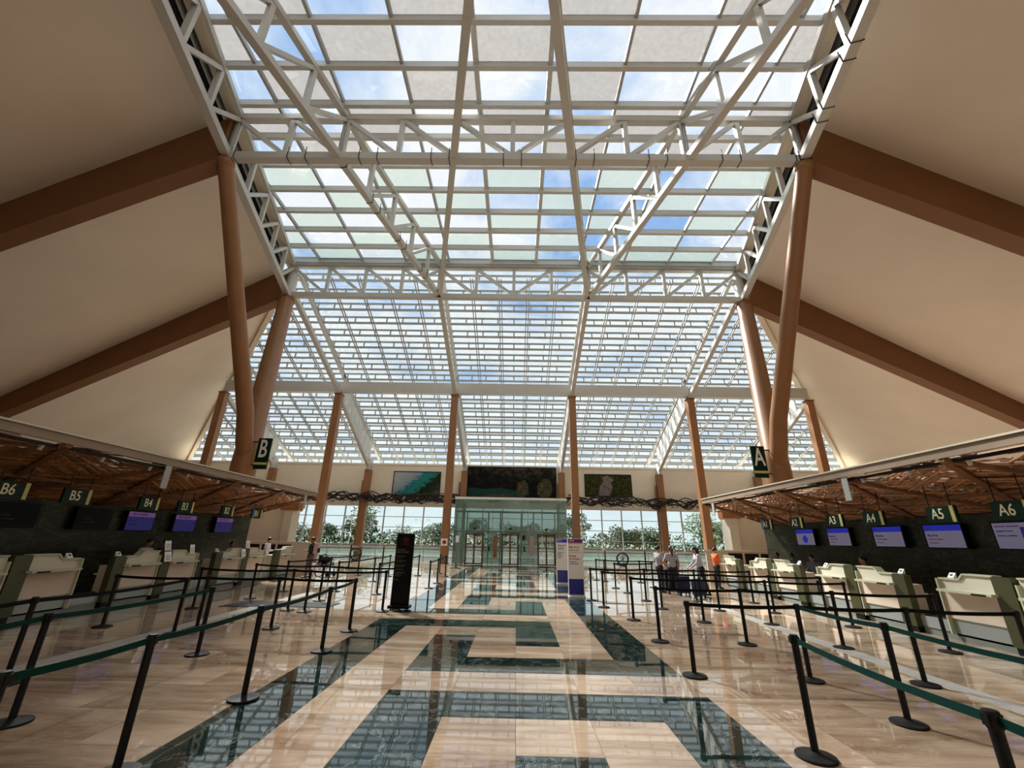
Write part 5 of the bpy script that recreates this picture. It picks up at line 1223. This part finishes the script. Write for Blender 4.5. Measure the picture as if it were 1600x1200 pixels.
person(10.85, 16.0, -PI * .35, 'agent in blue grey top seated behind the A3 counter', 'shirt_blue', pose='sit', seat_z=.66, arms=('desk', 'desk'), hair='short', lean=.15, head=(.2, 0), hgt=1.66)
person(10.9, 17.2, PI * .9, 'agent in blue grey top bending away behind the A2 counter', 'shirt_blue', pose='sit', seat_z=.68, arms=('desk', 'desk'), hair='short', lean=.3, hgt=1.68, skin='skin_b')
person(10.9, 18.25, -PI * .5, 'agent with dark hair seated behind the counter past the A1 sign', 'shirt_black', pose='sit', seat_z=.68, arms=('desk', 'desk'), hair='short', skin='skin_b', hgt=1.64)
bp_ = thing('backpack', 'pale pink and black backpack on the back of the person in black', 'bag', (-8.82, 20.6, 1.0))
part('pack', MB().prism([(-.15, 1.02), (.15, 1.02), (.16, 1.1), (.15, 1.4), (.1, 1.47), (-.1, 1.47), (-.15, 1.4), (-.16, 1.1)], lambda a, b, k: (-8.86 + .16 * k, 20.6 + a, b)), 'pink_pack', bp_); part('pocket', MB().box(-8.7, -8.66, 20.5, 20.7, 1.06, 1.25), 'suitcase_black', bp_)
# agents' stools
for i, (x, y, z, who) in enumerate(((-11.35, 14.1, .74, 'B4'), (-11.4, 14.85, .74, 'B3'), (-11.3, 18.3, .68, 'B1'), (10.8, 13.6, .68, 'A4'), (10.85, 16.0, .66, 'A3'), (10.9, 17.2, .68, 'A2'), (10.9, 18.25, .68, 'A1'))):
    t = thing('office_stool', 'black round stool behind the counter near the %s sign' % who, 'stool', (x, y, 0))
    part('seat', MB().lathe((x, y, 0), [(.19, z - .1), (.2, z - .06), (.19, z - .02)], 20), 'black_rubber', t, sm=True); part('pole', MB().tube((x, y, .05), (x, y, z - .08), .03, n=10), 'chrome', t); part('foot_ring', MB().path([(x + .2 * math.cos(a * PI / 8), y + .2 * math.sin(a * PI / 8), .22) for a in range(17)], .012, 6), 'chrome', t)
    for k in range(5): part('foot', MB().beam((x, y, .05), (x + .26 * math.cos(k * 1.257), y + .26 * math.sin(k * 1.257), .03), .04, .03), 'black_metal', t)

# ------------------------------------------------------------------ outdoors
struct('ground', MB().box(-160, 160, YW + .4, 260, -.6, -.35), 'ground')
struct('ground_lawn', MB().box(-160, 160, 66, 240, -.35, -.3), 'grass_ground')
gw = thing('boundary_wall', 'low grey brown wall outdoors beyond the windows', 'wall', (0, 62, -.35))
for k in range(20): part('wall_segment', MB().box(-80 + 8 * k, -72.05 + 8 * k, 62, 62.3, -.35, .75), 'outer_wall', gw)
part('wall_coping', MB().box(-80, 80, 61.9, 62.4, .75, .85), 'outer_wall', gw)
def tree_mesh(sd, h, wd, nl):
    r = random.Random(sd); tr = MB(); tr.path([(0, 0, 0), (.1, 0, h * .3), (-.1, .1, h * .6), (0, 0, h * .85)], [.18, .14, .09, .03], 7)
    cl = []
    for k in range(9):
        a = r.uniform(0, 6.3); z0 = h * r.uniform(.25, .6); rr = wd * r.uniform(.4, .95); e = V((rr * math.cos(a), rr * math.sin(a), z0 + h * r.uniform(.1, .35)))
        tr.path([(0, 0, z0), (e * .5 + V((0, 0, z0 * .5))), e], [.08, .05, .02], 5); cl.append((e, wd * r.uniform(.3, .5)))
    cl.append((V((0, 0, h * .88)), wd * .45)); cl.append((V((0, 0, h * .6)), wd * .6))
    lf = MB()
    for k in range(nl):
        c, rad = r.choice(cl); d = V((r.gauss(0, 1), r.gauss(0, 1), r.gauss(0, .8))).normalized() * rad * r.uniform(.55, 1.05); p = c + d
        a = V((r.gauss(0, 1), r.gauss(0, 1), r.gauss(0, 1))).normalized(); b = a.orthogonal().normalized(); sz = r.uniform(.12, .26)
        lf.quad(p - a * sz, p + b * sz * .55, p + a * sz, p - b * sz * .55)
    m1, m2 = tr.mesh('trunk'), lf.mesh('crown', fix=False); m1.materials.append(MATS['bark']); m2.materials.append(MATS['leaf_dark' if sd % 2 else 'leaf_mid']); return m1, m2
kinds = [tree_mesh(1, 6.0, 2.6, 1800), tree_mesh(2, 7.5, 2.2, 1800), tree_mesh(3, 5.0, 2.9, 1800)]
tl = ['bushy dark green tree outdoors beyond the far windows', 'tall loose green tree outdoors beyond the far windows', 'low wide dark tree outdoors beyond the far windows']
rr = random.Random(5)
for k in range(30):
    q = rr.choice((0, 0, 1, 2, 2)); x = -66 + 4.6 * k + rr.uniform(-.4, .4); y = 72 + 6.5 * (k % 3)
    sc = rr.uniform(.66, .92)
    if k in (9, 17): q, sc = 1, .95
    t = thing('tree', tl[q], 'tree', (x, y, -.3), rr.uniform(0, 6), group=tl[q]); t.scale = (sc * 1.25, sc * 1.25, sc)
    for nm_, me in (('trunk', kinds[q][0]), ('crown', kinds[q][1])):
        o = bpy.data.objects.new(nm_, me); link(o, t)
hedge = MB(); rr = random.Random(8)
for k in range(9000):
    p = V((rr.uniform(-80, 80), rr.uniform(94, 97), rr.uniform(-.3, 2.6 + .8 * math.sin(k))));  a = V((rr.gauss(0, 1), rr.gauss(0, 1), rr.gauss(0, 1))).normalized(); b = a.orthogonal().normalized(); z = rr.uniform(.2, .45)
    hedge.quad(p - a * z, p + b * z * .6, p + a * z, p - b * z * .6)
hm = hedge.mesh('undergrowth', fix=False); hm.materials.append(MATS['leaf_dark']); ho = bpy.data.objects.new('undergrowth', hm); link(ho); tag(ho, 'dense dark undergrowth behind the trees outdoors', 'undergrowth', kind='stuff')
for x, s_ in ((-24, 'B side windows, nearer the end pier'), (-13.5, 'B side windows, nearer the vestibule'), (22, 'A side windows')):
    t = thing('lamp_post', 'thin white lamp post outdoors beyond the ' + s_, 'lamp post', (x, 65, -.3))
    part('pole', MB().tube((x, 65, -.3), (x, 65, 4.2), .06, .04, 8), 'sign_white', t); part('arm', MB().path([(x, 65, 4.15), (x + .5, 65, 4.3), (x + .9, 65, 4.3)], .03, 6).path([(x, 65, 4.15), (x - .5, 65, 4.3), (x - .9, 65, 4.3)], .03, 6), 'sign_white', t)
    part('lamp_head', MB().box(x + .7, x + 1.1, 64.9, 65.1, 4.24, 4.3).box(x - 1.1, x - .7, 64.9, 65.1, 4.24, 4.3), 'grey_steel', t)
